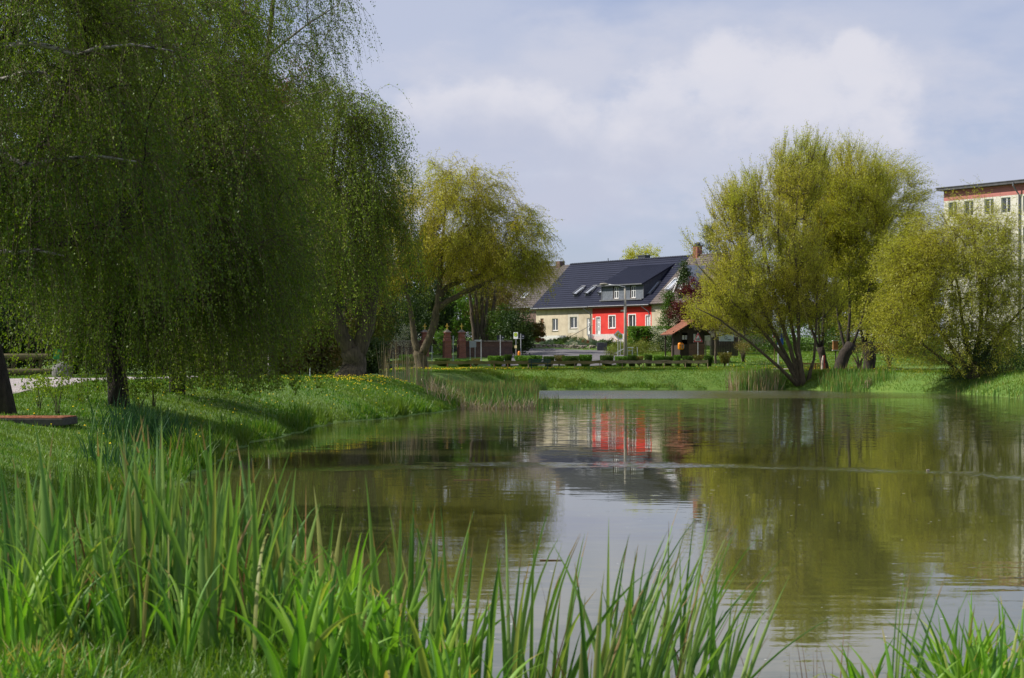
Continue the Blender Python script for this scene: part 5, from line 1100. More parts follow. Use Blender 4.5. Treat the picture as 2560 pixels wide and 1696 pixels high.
# ------------------------------------------------------------ front gardens
def picket(label, u0, u1, v, zt, zb, step=.115):
    o = thing('picket_fence', label, 'fence', (HX0,HY0,HB), HA, 'white picket fences before the house')
    p = MB(); n = int((u1-u0)/step)
    for k in range(n):
        u = u0+k*step; p.add([(u,v,zb),(u+.07,v,zb),(u+.07,v,zt-.05),(u+.035,v,zt),(u,v,zt-.05),(u,v+.02,zb),(u+.07,v+.02,zb),(u+.07,v+.02,zt-.05),(u+.035,v+.02,zt),(u,v+.02,zt-.05)],[(0,1,2,3,4),(9,8,7,6,5),(0,5,6,1),(1,6,7,2),(2,7,8,3),(3,8,9,4),(4,9,5,0)])
    p.build('pickets', M['white'], o); MB().box(u0,u1,v+.022,v+.06,zb+.12,zb+.2).box(u0,u1,v+.022,v+.06,zt-.25,zt-.17).build('rail', M['white'], o)
picket('white picket fence before the cream house wall', U_(1331,-2), U_(1416,-2), -2.0, .78, -.10)
picket('white picket fence before the red house wall', U_(1470,-2), U_(1562,-2), -2.0, .85, -.05)
def steps_rail():
    o = thing('stair_railing', 'thin dark stair railing climbing to the white door of the cream house', 'railing', (HX0,HY0,HB), HA)
    a,b_ = U_(1423,-2.4),U_(1475,-1.2); r = MB(); r.tube([(a,-2.4,.35),(a,-2.4,.55),(b_,-1.2,1.75),(b_+.4,-1.1,1.8)],.025); r.build('handrail', M['sign_dark'], o)
    p = MB()
    for t in (0,.33,.66,1): p.tube([(a+(b_-a)*t,-2.4+1.2*t,-.2+.5*t),(a+(b_-a)*t,-2.4+1.2*t,.55+1.2*t)],.018)
    p.build('post', M['sign_dark'], o)
steps_rail()
def stone_wall():
    o = thing('stone_wall', 'low rough fieldstone garden wall edging the road below the picket fences', 'wall', (0,0,0)); rg = random.Random(4)
    mb = MB(); x = PX(1310,179)
    while x < PX(1505,177):
        D = 178.6-.15*(x-1); z = h(x,D-1)-.1
        for r in range(3):
            s = rg.uniform(.11,.2); mb.ball((x+rg.uniform(-.1,.1),D+rg.uniform(-.05,.05)+r*.06,z+.12+r*.19),(s*1.35,s,s*.75),1,.12,rg.random())
        x += .27
    mb.build('stones', M['stone'], o)
stone_wall()
gi = [(1330,.9,.55,'grey_green'),(1365,1.0,.6,'grey_green'),(1395,.7,.5,'green_leaf'),(1425,.9,.6,'grey_green'),(1452,.7,.55,'grey_green'),(1478,.8,.6,'grey_green'),(1500,.8,.5,'grey_green')]
for i,(x,rx,rz,lf) in enumerate(gi):
    X = PX(x,179.6); bush('cushion_plant', ['grey green cushion spilling over the wall at its left end','grey green cushion over the wall below the cream house','small green cushion in the middle of the garden wall','grey green cushion left of the white flowers','cushion plant right behind the white flowers','cushion plant below the red house fence','last grey green cushion before the junipers'][i], 'plant', (X,179.4,h(X,179.4)-.15), rx*1.1,.6,rz*1.15, M[lf], 2600, .08, 200+i, stems=0, group='cushion plants on the garden wall')
bush('flower_cushion', 'white flowering cushion trailing over the garden wall', 'plant', (PX(1432,178.2),178.2,2.75), .75,.4,1.05, M['blossom'], 1500, .07, 210, stems=0)
for i,(x,D,rx,rz,lf,lab) in enumerate([(1340,189,.9,.55,'bright_leaf','bright green plant at the foot of the left picket fence'),(1352,187,.5,.45,'copper_leaf','patch of red tulips before the left picket fence'),(1395,186,1.1,.5,'dark_leaf','dark low shrub in the garden below the picket fence gap'),
   (1420,185,.9,.8,'dark_leaf','dark green garden shrub at the stair railing'),(1450,184,1.0,.7,'green_leaf','green garden shrub right of the stairs'),(1475,183,.9,.45,'copper_leaf','reddish flowering border plant before the right picket fence'),(1500,182,1.0,.55,'green_leaf','green border plant under the right picket fence'),(1525,180,1.0,.7,'dark_leaf','dark shrub below the right end of the picket fence')]):
    bush('garden_plant', lab, 'plant', ground(x,D), rx*1.15,.7,rz*1.08, M[lf], 2600, .09, 220+i, stems=4)
MB_g = MB().box(-.5,.5,-.2,.2,-.3,.75,.02); o = MB_g.build('gate_pier', mottled('dark_slab',(.07,.07,.075),(.11,.11,.12),4,.8)); o.location = (PX(1505,176.5),176.5,h(PX(1505,176.5),176.5)); tag(o,'dark grey block pier at the right end of the garden wall','pier')

# ------------------------------------------------------------ churchyard wall and gate
def brick_wall(label, xa, xb, D, ytop, ybot):
    a,b_ = PX(xa,D),PX(xb,D); zt,zb = ZY(ytop,D),ZY(ybot,D)-.4; o = thing('brick_wall', label, 'wall', (a,D,zb))
    H_ = zt-zb; L_ = b_-a
    MB().box(0,L_,0,.4,0,H_-.55).build('wall', M['brick_dark'], o)
    MB().box(0,L_,-.04,.44,H_-.55,H_-.12).build('upper_course', M['brick_brown'], o)
    MB().box(-.03,L_+.03,-.10,.50,H_-.12,H_).build('coping', M['stone'], o)
brick_wall('dark brick churchyard wall with stone coping right of the gate', 1165, 1281, 158, 851.5, 900)
brick_wall('shaded brick churchyard wall left of the gate', 935, 1052, 160, 851, 900)
def pillar(label, x, D, group='brick gate pillars'):
    X = PX(x,D); z = h(X,D)-.1; o = thing('gate_pillar', label, 'pillar', (X,D,z), R(20), group)
    t = ZY(826,D)-z; b = MB(); b.box(-.34,.34,-.34,.34,0,.3); b.box(-.30,.30,-.30,.30,.3,t-1.0); b.build('shaft', M['brick_red'], o)
    c = MB()
    for q0,q1,s in ((t-1.0,t-.93,.35),(t-.58,t-.52,.30)): c.box(-s,s,-s,s,q0,q1)
    c.add([(-.30,-.30,t-.93),(.30,-.30,t-.93),(.30,.30,t-.93),(-.30,.30,t-.93),(-.23,-.23,t-.58),(.23,-.23,t-.58),(.23,.23,t-.58),(-.23,.23,t-.58)],[(0,1,5,4),(1,2,6,5),(2,3,7,6),(3,0,4,7)])
    c.box(-.23,.23,-.23,.23,t-.52,t-.24); c.box(-.30,.30,-.30,.30,t-.24,t-.17); c.build('neck', M['brick_red'], o)
    MB().add([(-.30,-.30,t-.17),(.30,-.30,t-.17),(.30,.30,t-.17),(-.30,.30,t-.17),(0,0,t+.1)],[(0,1,4),(1,2,4),(2,3,4),(3,0,4),(3,2,1,0)]) if False else None
    k = MB(); k.add([(-.30,-.30,t-.17),(.30,-.30,t-.17),(.30,.30,t-.17),(-.30,.30,t-.17),(0,0,t+.10)],[(0,1,4),(1,2,4),(2,3,4),(3,0,4),(3,2,1,0)]); ko = k.build('cap', M['stone'], o)
    MB().box(-.035,.035,-.03,.03,t+.02,t+.58).box(-.16,-.035,-.03,.03,t+.32,t+.39).box(.035,.16,-.03,.03,t+.32,t+.39).build('cross', M['gold'], ko)
    return o
pillar('left brick gate pillar topped by a gilt cross', 1118, 157)
pillar('right brick gate pillar with gilt cross at the wall end', 1154, 157.5)
pillar('brick gate pillar half hidden behind the willow fork', 1062, 159)
def iron_gate():
    a,b_ = PX(1126,157.2),PX(1146,157.2); o = thing('iron_gate', 'narrow black iron gate between the two crossed pillars', 'gate', (a,157.3,h(a,157)))
    m_ = MB(); L_ = b_-a
    for k in range(7): m_.tube([(L_*k/6,0,.05),(L_*k/6,0,1.25+.1*(k%2))],.012,6)
    m_.build('bars', M['sign_black'], o); MB().box(0,L_,-.015,.015,.2,.23).box(0,L_,-.015,.015,1.1,1.13).build('rail', M['sign_black'], o)
    a2,b2 = PX(1073,158),PX(1108,158); o = thing('iron_fence', 'black iron fence left of the gate pillars', 'fence', (a2,158,h(a2,158))); L_ = b2-a2; m_ = MB()
    for k in range(12): m_.tube([(L_*k/11,0,.0),(L_*k/11,0,1.35)],.012,6)
    m_.build('bars', M['sign_black'], o); MB().box(0,L_,-.015,.015,.2,.23).box(0,L_,-.015,.015,1.15,1.18).build('rail', M['sign_black'], o)
iron_gate()

# ------------------------------------------------------------ signs and posts
def post(o, x, y0, y1, r=.03, mat=None, name='post'):
    return MB().tube([(x,0,y0),(x,0,y1)],r,10).build(name, mat or M['galv'], o)
def sgn(name, label, x, D, cat='sign', rz=0, group=None):
    X = PX(x,D); z = h(X,D)-.15; o = thing(name, label, cat, (X,D,z), rz, group); return o, lambda y: ZY(y,D)-z
def rounded(mb, x0,x1,z0,z1,y0,y1,r=.04,n=4):
    pts = []
    for cx,cz,a0 in ((x1-r,z1-r,0),(x0+r,z1-r,90),(x0+r,z0+r,180),(x1-r,z0+r,270)):
        for k in range(n+1): t = R(a0+90*k/n); pts.append((cx+r*math.cos(t),cz+r*math.sin(t)))
    mb.prism(pts[::-1], y0, y1); return mb
def disc(mb, cx, cz, r, y0, y1, n=28): mb.prism([(cx+r*math.cos(-2*math.pi*k/n),cz+r*math.sin(-2*math.pi*k/n)) for k in range(n)], y0, y1); return mb
def ringd(mb, cx, cz, r0, r1, y0, y1, n=28):
    for k in range(n):
        a,b_ = 2*math.pi*k/n,2*math.pi*(k+1)/n; mb.prism([(cx+r0*math.cos(b_),cz+r0*math.sin(b_)),(cx+r1*math.cos(b_),cz+r1*math.sin(b_)),(cx+r1*math.cos(a),cz+r1*math.sin(a)),(cx+r0*math.cos(a),cz+r0*math.sin(a))], y0, y1)
    return mb
def letterH(mb, cx, cz, s, y0, y1):
    t = s*.22; mb.box(cx-s*.42,cx-s*.42+t,y0,y1,cz-s*.5,cz+s*.5); mb.box(cx+s*.42-t,cx+s*.42,y0,y1,cz-s*.5,cz+s*.5); mb.box(cx-s*.42+t,cx+s*.42-t,y0,y1,cz-t*.5,cz+t*.5); return mb
def busstop(label, x, D, ytop, ybot, w_, rz=0):
    o, Z = sgn('bus_stop_sign', label, x, D, 'sign', rz); post(o, 0, -.1, Z(ybot)+.05)
    zt, zb = Z(ytop), Z(ybot); pl = rounded(MB(),-w_/2,w_/2,zb,zt,-.055,-.035); po = pl.build('plate', M['sign_white'], o)
    c = zt-w_*.5; disc(MB(),0,c,w_*.40,-.060,-.0555).build('disc', M['sign_yellow'], po); ringd(MB(),0,c,w_*.34,w_*.42,-.066,-.0605).build('ring', M['sign_green'], po); letterH(MB(),0,c,w_*.42,-.067,-.0605).build('letter', M['sign_green'], po)
    return o, Z
D_ = 153.0
o,Z = busstop('white bus stop sign with green H on a yellow disc, near the brick wall end', 1290, D_, 831, 847.5, .42, R(-28))
MB().box(-.11,.11,-.06,-.035,Z(871),Z(864)).build('timetable', mottled('aged_paper',(.48,.42,.2),(.58,.5,.26),6,.7), o)
def bin_(label, x, D, yt, yb, r, rz=0, leg=False):
    X = PX(x,D); z = ZY(yb,D); o = thing('litter_bin', label, 'litter bin', (X,D,z), rz, 'orange litter bins'); H_ = ZY(yt,D)-z
    b = MB(); b.lathe([(r*.55,0),(r*.9,.04),(r,.10),(r,H_-.16),(r*.9,H_-.07),(r*.6,H_-.015),(r*.1,H_)],18); b.build('shell', M['orange'], o, smooth=True)
    MB().box(-.05,.05,-r-.006,-r*.6,H_-.24,H_-.20).build('slot', M['sign_black'], o); MB().box(r*.9,r+.08,-.03,.03,.1,H_-.15).build('bracket', M['zinc'], o)
    if leg: MB().tube([(r+.06,0,-(z-h(X,D))-.1),(r+.06,0,H_-.1)],.022).build('post', M['galv'], o)
bin_('orange litter bin on the post beside the bus stop sign by the wall', 1298, D_-.2, 878, 894.5, .125, math.pi)
o,Z = busstop('bus stop sign with green H on yellow in front of the diamond road sign', 1551, 151.3, 835.5, 849.5, .40)
o,Z = sgn('priority_road_sign', 'diamond shaped priority road sign with amber centre beside the lamp post', 1545, 152, 'sign'); post(o, 0, -.1, Z(836))
def diamond(s, c, y0, y1): return MB().prism([(0,c-s),(-s,c),(0,c+s),(s,c)], y0, y1)
c = Z(837); s = .38; dp = diamond(s, c, -.055, -.035).build('plate', M['sign_grey'], o); diamond(s*.92, c, -.0605, -.0555).build('border', M['sign_white'], dp); diamond(s*.62, c, -.066, -.061).build('centre', M['sign_amber'], dp)
o,Z = sgn('notice_board', 'blank grey notice board on two legs before the brick wall', 1182, 151.5, 'notice board')
w_ = 17.0/2/FPX*151.5; rounded(MB(),-w_,w_,Z(869),Z(852.5),-.05,-.02,.03).build('board', M['sign_grey'], o); post(o,-w_+.06,-.1,Z(853),.025); post(o,w_-.10,-.1,Z(853),.025)
o,Z = sgn('street_sign', 'white street name sign on a slim pole behind the notice board', 1203, 152.5); post(o,0,-.1,Z(849),.035)
pl = MB().box(-.58,-.05,-.045,-.02,Z(854.5),Z(850)).build('plate', M['sign_white'], o)
fc_ = bpy.data.curves.new('lettering','FONT'); fc_.body = 'Bahnhofstr.'; fc_.size = .105; fc_.extrude = .002; fc_.materials.append(M['sign_black']); ft_ = bpy.data.objects.new('lettering_curve', fc_); me_ = bpy.data.meshes.new_from_object(ft_); bpy.data.objects.remove(ft_); fo_ = bpy.data.objects.new('lettering', me_); COL.objects.link(fo_); fo_.parent = pl; fo_.location = (-.555,-.049,Z(853.6)); fo_.rotation_euler = (R(90),0,0)
def arrow_sign(label, x, D, yt, yb, w_, ym, grp=None):
    o,Z = sgn('direction_sign', label, x, D, 'sign'); post(o,0,-.1,Z(yt)+.05,.038)
    zt,zb = Z(yt),Z(yb); m_ = (zt+zb)/2; p = MB().prism([(w_*.65,m_),(w_*.38,zb),(-w_*.5,zb),(-w_*.5,zt),(w_*.38,zt)], .045,.07); po = p.build('plate', M['sign_dark'], o)
    MB().prism([(w_*.47,m_),(w_*.36,m_-.06),(w_*.24,m_-.06),(w_*.24,m_+.06),(w_*.36,m_+.06)], .036,.044).build('arrow', M['sign_white'], po)
    MB().box(-w_*.35,w_*.45,.03,.044,zb-.04,zb+.01).build('bracket', M['galv'], o)
arrow_sign('dark arrow shaped direction sign on a pole in front of the brick wall', 1251, 150.5, 838.5, 850, .58, 0)
arrow_sign('second dark direction sign just right of the bus stop sign', 1302, 158, 836, 846.5, .6, 0)
for x,D,yt,yb,lab in ((1133,149.5,840,863,'thin pole with a narrow dark plate seen edge on before the gate'),):
    o,Z = sgn('sign_pole', lab, x, D, 'pole'); post(o,0,-.1,Z(yt)); MB().box(-.055,.055,-.2,.2,Z(yb),Z(yt)).build('plate', M['sign_grey'], o)
o,Z = sgn('marker_post', 'short galvanised post with a cross bolt right of the willow trunk', 1080, 150, 'post'); post(o,0,-.1,Z(865)); MB().box(-.14,.14,-.03,.03,Z(882),Z(880.5)).build('crossbar', M['galv'], o)
o,Z = sgn('marker_post', 'short pale post on the grass under the hanging birch strands', 775, 92, 'post'); post(o,0,-.1,Z(920),.03)
o,Z = sgn('marker_post', 'short leaning white post on the lawn right of the shelter', 1820, 148, 'post', R(8)); MB().box(-.05,.05,-.03,.03,-.1,Z(879)).build('post', M['sign_white'], o)
# triangle warning sign with two walking children
o,Z = sgn('warning_sign', 'red bordered triangular warning sign showing two children', 1745, 148.3); post(o,0,-.1,Z(850),.03)
zb,zt = Z(856),Z(831.5); hw = 12.0/FPX*148.3
def tri(k, y0, y1): c = zb+(zt-zb)/3; return MB().prism([(-hw*k,c-(zt-zb)/3*k),(0,c+(zt-zb)*2/3*k),(hw*k,c-(zt-zb)/3*k)][::1], y0, y1)
tp = tri(1.0,-.055,-.035).build('plate', M['sign_white'], o); tri(.96,-.0605,-.0555).build('border', M['sign_red'], tp); tri(.66,-.066,-.061).build('field', M['sign_white'], tp)
fg = MB(); c0 = zb+.13
for s,dx,k in ((1,-.09,.8),(1,.07,1.0)):
    y0,y1 = -.073,-.0665; disc(fg,dx,c0+.235*k,.030*k,y0,y1,12); fg.prism([(dx-.035*k,c0+.10*k),(dx-.02*k,c0+.20*k),(dx+.02*k,c0+.20*k),(dx+.04*k,c0+.10*k)],y0,y1)
    fg.prism([(dx-.035*k,c0+.10*k),(dx-.0*k,c0+.10*k),(dx-.06*k,c0-.02),(dx-.09*k,c0-.02)],y0,y1); fg.prism([(dx+.0*k,c0+.10*k),(dx+.04*k,c0+.10*k),(dx+.09*k,c0-.02),(dx+.055*k,c0-.02)],y0,y1)
    fg.prism([(dx-.02*k,c0+.19*k),(dx-.09*k,c0+.13*k),(dx-.08*k,c0+.11*k),(dx-.01*k,c0+.16*k)],y0,y1); fg.prism([(dx+.02*k,c0+.19*k),(dx+.01*k,c0+.16*k),(dx+.09*k,c0+.12*k),(dx+.10*k,c0+.14*k)],y0,y1)
fg.build('pictogram', M['sign_black'], tp)
o,Z = sgn('information_board', 'white information board on two posts beside the shelter', 1768, 151.5, 'notice board')
bo = MB().box(-.23,.23,-.06,.02,Z(852),Z(830)).build('board', M['sign_white'], o); MB().box(-.23,.23,-.064,-.0605,Z(835.5),Z(835)).box(-.05,.06,-.064,-.0605,Z(833.5),Z(831.8)).box(.08,.20,-.064,-.0605,Z(833.2),Z(832)).box(.02,.2,-.064,-.0605,Z(842.8),Z(842)).build('print', M['sign_black'], bo)
MB().box(-.17,-.08,-.03,.03,-.1,Z(852)).build('post', M['concrete'], o); MB().box(.22,.31,-.03,.03,-.1,Z(831)).build('post', M['concrete'], o)
# blue sign and red plate in front of the far willow
o,Z = sgn('blue_sign', 'tall blue traffic sign with pictograms on a galvanised post behind the willow stems', 1947, 140.5); post(o,-.03,-.1,Z(818),.065)
zb,zt = Z(863),Z(834); bp_ = rounded(MB(),-.15,.34,zb,zt,-.10,-.075).build('plate', M['sign_blue'], o)
disc(MB(),.05,Z(839.5),.045,-.106,-.1005,12).prism([(-.02,Z(848)),(.02,Z(841)),(.09,Z(841)),(.13,Z(848))],-.106,-.1005).prism([(-.03,Z(858)),(.03,Z(848)),(.08,Z(848)),(.14,Z(858))],-.106,-.1005).build('pictogram', M['sign_white'], bp_)
o,Z = sgn('litter_post', 'thin brown post with a rust red plate left of the blue sign', 1936, 144, 'post'); post(o,0,-.1,Z(832),.03,M['brown_wood']); MB().box(-.12,.12,-.05,-.03,Z(845),Z(832)).build('plate', M['rust_moss'], o)

# ------------------------------------------------------------ street lamp
def lamp():
    D = 153.5; o,Z = sgn('street_lamp', 'concrete street lamp post with a curved arm reaching left', 1563.5, D, 'street lamp')
    zt = Z(722); MB().tube([(0,0,-.2),(0,0,zt*.5),(-.04,0,zt)],[.17,.13,.09],14).build('post', M['concrete'], o, smooth=True)
    X = lambda x: (x-1563.5)/FPX*D
    MB().tube([(-.04,0,zt-.1),(-.05,0,zt+.18),(X(1557),0,Z(717)),(X(1545),0,Z(714)),(X(1520),0,Z(711.5))],[.035,.035,.032,.03,.03],8).build('arm', M['galv'], o, smooth=True)
    hd = MB(); hd.ball((X(1510),0,Z(711)),(.40,.14,.11),2); ho = hd.build('lamp_head', M['concrete'], o, smooth=True)
    MB().ball((X(1508),0,Z(712.5)),(.26,.12,.10),2).build('diffuser', M['glass'], ho, smooth=True)
    MB().box(X(1493),X(1500),-.02,.02,Z(712),Z(711)).build('spike', M['galv'], ho)
lamp()
def handrail():
    D = 154.5; o = thing('handrail', 'pair of bent galvanised handrails at the roadside steps', 'railing', (0,D,0)); r = MB()
    for dy in (0,.9):
        f = lambda x,y: (PX(x,D+dy),dy,ZY(y,D+dy)); dx = dy*2
        r.tube([f(1542+dx,884),f(1543+dx,881),f(1562+dx,871),f(1573+dx,869),f(1582+dx,869.5)],.026); r.tube([f(1554+dx,881),f(1573+dx,877),f(1580+dx,877)],.022)
        for x,y in ((1544,881),(1567,870),(1580,869.5)): r.tube([f(x+dx,y),f(x+dx,891)],.022)
    r.build('rails', M['galv'], o)
    f = lambda x,y: (PX(x,D),0,ZY(y,D)); p = MB(); p.tube([f(1593.5,893),f(1593.5,870),f(1592,868)],.03); o2 = p.build('post', M['galv']); o2.name = 'railing_post'; o2.location = (0,D,0); tag(o2, 'single galvanised post right of the roadside handrails', 'post')
handrail()

# ------------------------------------------------------------ long wooden rail fence, bushes behind it
def rail_fence():
    D = 143.2; o = thing('rail_fence', 'long low fence of one sagging timber rail along the far lawn', 'fence', (0,D,0))
    xs = [930,995,1058,1119,1177,1236,1270,1321,1380,1437,1500,1556,1608,1661,1714,1770]
    rg = random.Random(2); tops = {}
    for x in xs:
        X = PX(x,D); z = h(X,D); zt = ZY(905.5+rg.uniform(-.8,.8)-(1.2 if x > 1500 else 0),D); tops[x] = zt
        MB().tube([(X,.06,z-.1),(X+rg.uniform(-.02,.02),.06,zt+.12)],.05 if x < 1500 else .032,8).build('post', M['brown_wood'] if x < 1300 else M['rail_wood'], o)
    for i in range(len(xs)-1):
        a,b_ = PX(xs[i],D)-(.0 if i else .1),PX(xs[i+1],D); za,zb = tops[xs[i]],tops[xs[i+1]]; mb = MB(); n = 6; vs = []; 
        for k in range(n+1):
            t = k/n; sag = .05*math.sin(math.pi*t)*rg.uniform(.6,1.4); hh = .125+.012*math.sin(k*1.7+i); z = za*(1-t)+zb*t-sag; x = a*(1-t)+b_*t
            vs += [(x,-.09,z-hh),(x,-.09,z+hh),(x,.0,z+hh),(x,.0,z-hh)]
        fs = [(4*k+j,4*k+(j+1)%4,4*(k+1)+(j+1)%4,4*(k+1)+j) for k in range(n) for j in range(4)]+[(0,1,2,3),(4*n+3,4*n+2,4*n+1,4*n)]
        mb.add(vs,fs); mb.build('rail', M['mossy_wood'] if xs[i] < 1500 else M['rail_wood'], o)
rail_fence()
def fence_bushes():
    row = [(1020,42),(1106,34),(1160,36),(1190,22),(1240,34),(1270,18),(1321,62),(1372,22),(1398,26),(1427,36),(1464,32),(1517,30),(1553,26),(1580,20),(1598,20),(1621,20),(1647,22),(1671,18),(1693,16),(1719,22),(1746,28),(1771,20)]
    where = ['under the leaning willow trunk','left of the thin gate pole','below the right gate pillar','under the notice board','at the foot of the arrow sign','narrow one left of the orange bin','widest one before the road','narrow one right of the widest bush','open vase shaped one before the road','before the road bend','left of the diamond sign','between road and diamond sign','under the diamond sign','at the lamp post foot','just right of the lamp post','right of the handrails','on the lawn edge left of the shelter','small one left of the shelter','narrowest, before the shelter post','below the shelter','beneath the triangular sign','at the right end of the rail']
    protos = []
    for k,(lf,shape,n) in enumerate((('green_leaf','box',2600),('green_leaf','dome',2400),('olive_leaf','vase',900))):
        protos.append(None)
    for i,(x,wd) in enumerate(row):
        D = 146.3+(i%3)*.25; X = PX(x,D); r = wd/2/FPX*D*(1.0+.3*((i*7)%5)/5); k = 2 if x in (1190,1398,1598,1746) else (1 if i%2 else 0)
        g = 'bushes behind the rail fence'; lab = ('clipped bush behind the rail, ' if k < 2 else 'thin bush behind the rail, ')+where[i]; zt = ZY(888+((i*37)%5)-2+(8 if 1090 < x < 1200 else 0),D)-h(X,D)
        if protos[k] is None:
            rt = thing('clipped_bush', lab, 'bush', (X,D,h(X,D)-.05), 0, g); rg = np.random.default_rng(300+k); n = (7000,7000,1800)[k]; acc = Acc()
            C = rg.uniform(-1,1,(n,3)); C[:,2] = rg.uniform(.12 if k < 2 else .3,1,n); rad = np.hypot(C[:,0],C[:,1]); C[:,:2] /= np.maximum(1,rad/.98)[:,None]; pf = .62+.42*sm(C[:,2]*1.3) if k < 2 else .3+.75*C[:,2]; C[:,:2] *= pf[:,None]
            C[:,2] = np.where(C[:,2] > .93, .93+rg.uniform(0,.07,n), C[:,2]); V,Q = leaves(C,.12,None,.6,rg); acc.add(V,Q,0,rg.uniform(0,1,n).astype(np.float32)); acc.build('foliage', [M[('bright_leaf','green_leaf','olive_leaf')[k]]], rt)
            s_ = MB()
            for j in range(14 if k == 2 else 7): a = rg.uniform(0,6.28); q = rg.uniform(.3,.9); s_.tube([(.05*math.cos(a),.05*math.sin(a),0),(.25*q*math.cos(a),.25*q*math.sin(a),.4),(.8*q*math.cos(a),.8*q*math.sin(a),.85)],[.035,.025,.01],5)
            s_.build('stem', M['bark'], rt); protos[k] = rt; rt.scale = (r,min(r,.8),zt)
        else: dup(protos[k], (X,D,h(X,D)-.05), random.uniform(-.3,.3), (r,min(r,.8),zt), lab, g)
    D = 146.6; X = PX(1812,D); dup(protos[2], (X,D,h(X,D)-.05), .4, (.58,.5,1.25), 'open vase shaped bush standing alone right of the rail end', g)
fence_bushes()

# ------------------------------------------------------------ benches
def bench(name, label, x, D, w_, mat, rz=0, back=True):
    X = PX(x,D); o = thing(name, label, 'bench', (X,D,h(X,D)-.02), rz); s = MB()
    for k in range(3): s.box(-w_/2,w_/2,-.22+k*.15,-.10+k*.15,.43,.47,.008)
    s.build('seat', mat, o)
    if back:
        b = MB()
        for z in (.62,.78): b.box(-w_/2,w_/2,.28+(z-.6)*.3,.32+(z-.6)*.3,z,z+.11,.008)
        b.build('backrest', mat, o)
    for sx in (-1,1):
        l_ = MB(); x0 = sx*w_*.36; l_.box(x0-.03,x0+.03,-.2,-.14,0,.43).box(x0-.03,x0+.03,.2,.26,0,.9 if back else .43).box(x0-.03,x0+.03,-.14,.2,.38,.43); l_.build('leg', mat, o)
    return o
bench('park_bench', 'dark green bench facing the pond among dandelions', 1349, 139.3, 1.75, M['bench_green'])
def splay_bench():
    x,D = 966,128; X = PX(x,D); o = thing('park_bench', 'dark backless bench with splayed legs right of the forked trunk', 'bench', (X,D,h(X,D)-.02)); MB().box(-.62,.62,-.2,.2,.42,.47,.01).build('seat', M['bench_dark'], o)
    MB().prism([(-.5,.42),(.5,.42),(.3,.28),(-.3,.28)],-.03,.03).build('brace', M['bench_dark'], o)
    for sx in (-1,1): MB().prism([(sx*.50,.42),(sx*.42,.42),(sx*.60,0),(sx*.68,0)][::sx],-.18,.18).build('leg', M['bench_dark'], o)
splay_bench()

# ------------------------------------------------------------ shelter
def shelter():
    D = 150.0; xr = PX(1731,D); z0 = ZY(891,D); o = thing('bus_shelter', 'small brown shelter with brick lower walls and a red tiled saddle roof', 'shelter', (xr,D,z0), R(12))
    P = lambda px: (px-1731)/FPX*D            # front gable plane, local x
    a,b_ = P(1700),P(1763); ze = ZY(833,D)-z0; za = ZY(803.5,D)-z0; dp = 2.6
    w_ = MB(); w_.box(P(1722),b_,0,.12,-.2,1.05); w_.box(b_-.12,b_,.12,dp,-.2,1.05); w_.box(a,b_-.12,dp-.12,dp,-.2,1.05); w_.build('brick_wall', M['brick_brown'], o)
    t = MB(); t.box(P(1722),b_,.02,.10,1.05,ze+.1); t.box(b_-.10,b_-.02,.10,dp-.02,1.05,ze+.1); t.box(a,b_-.10,dp-.10,dp-.02,1.05,ze+.1); t.box(a,a+.06,.05,dp-.1,-.2,ze+.1); t.box(a+.1,P(1718),.03,.08,-.1,1.0); t.prism([(a-.1,ze+.1),(0,za-.12),(b_+.1,ze+.1)],.0,.1); t.build('timber_wall', M['dark_wood'], o)
    f = MB(); f.box(a-.02,a+.1,-.03,.09,-.2,ze+.1); f.box(P(1718),P(1722),-.02,.09,-.2,ze+.1); f.box(a,b_,-.03,0,ze+.02,ze+.14); f.build('frame', M['dark_wood'], o)
    g = MB(); g.box(P(1705),P(1711),.10,.12,1.38,1.75).box(P(1713),P(1719),.10,.12,1.38,1.75).box(P(1734),P(1739),-.0,.018,1.35,1.85); g.build('notice', M['curtain'], o)
    for dy in (.1,dp-.25):
        MB().box(P(1683)-.05,P(1683)+.05,dy,dy+.1,-.3,ze+.15).build('post', M['dark_wood'], o)
    MB().tube([(P(1683),.15,ze-.35),(P(1683)+.4,.15,ze+.1)],.04).build('brace', M['dark_wood'], o)
    el_,er = P(1685)-.0,P(1776)
    r = MB(); r2 = MB()
    for sgn_,e in ((-1,el_-.35),(1,er-.05)):
        sub = MB(); n_ = 9; L_ = math.hypot(e,za-ze+.12)
        for k in range(n_):                     # overlapping tile courses
            t0,t1 = k/n_,(k+1)/n_; x0,x1 = e*(1-t0),e*(1-t1); zz0 = (ze-.12)*(1-t0)+za*t0; zz1 = (ze-.12)*(1-t1)+za*t1
            for j in range(13):
                ya = -.45+(dp+.8)*j/13; yb = ya+(dp+.8)/13-.012; l0 = .05+.012*((j+k)%2)
                r.add([(x0,ya,zz0+l0),(x0,yb,zz0+l0),(x1,yb,zz1+.02),(x1,ya,zz1+.02),(x0,ya,zz0),(x0,yb,zz0),(x1,yb,zz1-.02),(x1,ya,zz1-.02)],[(0,1,2,3),(7,6,5,4),(0,4,5,1),(1,5,6,2),(2,6,7,3),(3,7,4,0)])
        r2.add([(e,-.42,ze-.2),(0,-.42,za-.08),(0,dp+.3,za-.08),(e,dp+.3,ze-.2),(e,-.42,ze-.14),(0,-.42,za-.03),(0,dp+.3,za-.03),(e,dp+.3,ze-.14)],[(0,3,2,1),(4,5,6,7),(0,1,5,4),(3,7,6,2),(0,4,7,3)])
    ro = r.build('roof', M['red_tile'], o); r2.build('deck', M['dark_wood'], ro)
    c = MB()
    for j in range(9): c.tube([(0,-.45+j*.378,za+.05),(0,-.45+(j+1.04)*.378,za+.07)],[.08,.095],8)
    c.build('ridge', M['red_tile'], ro)
shelter()
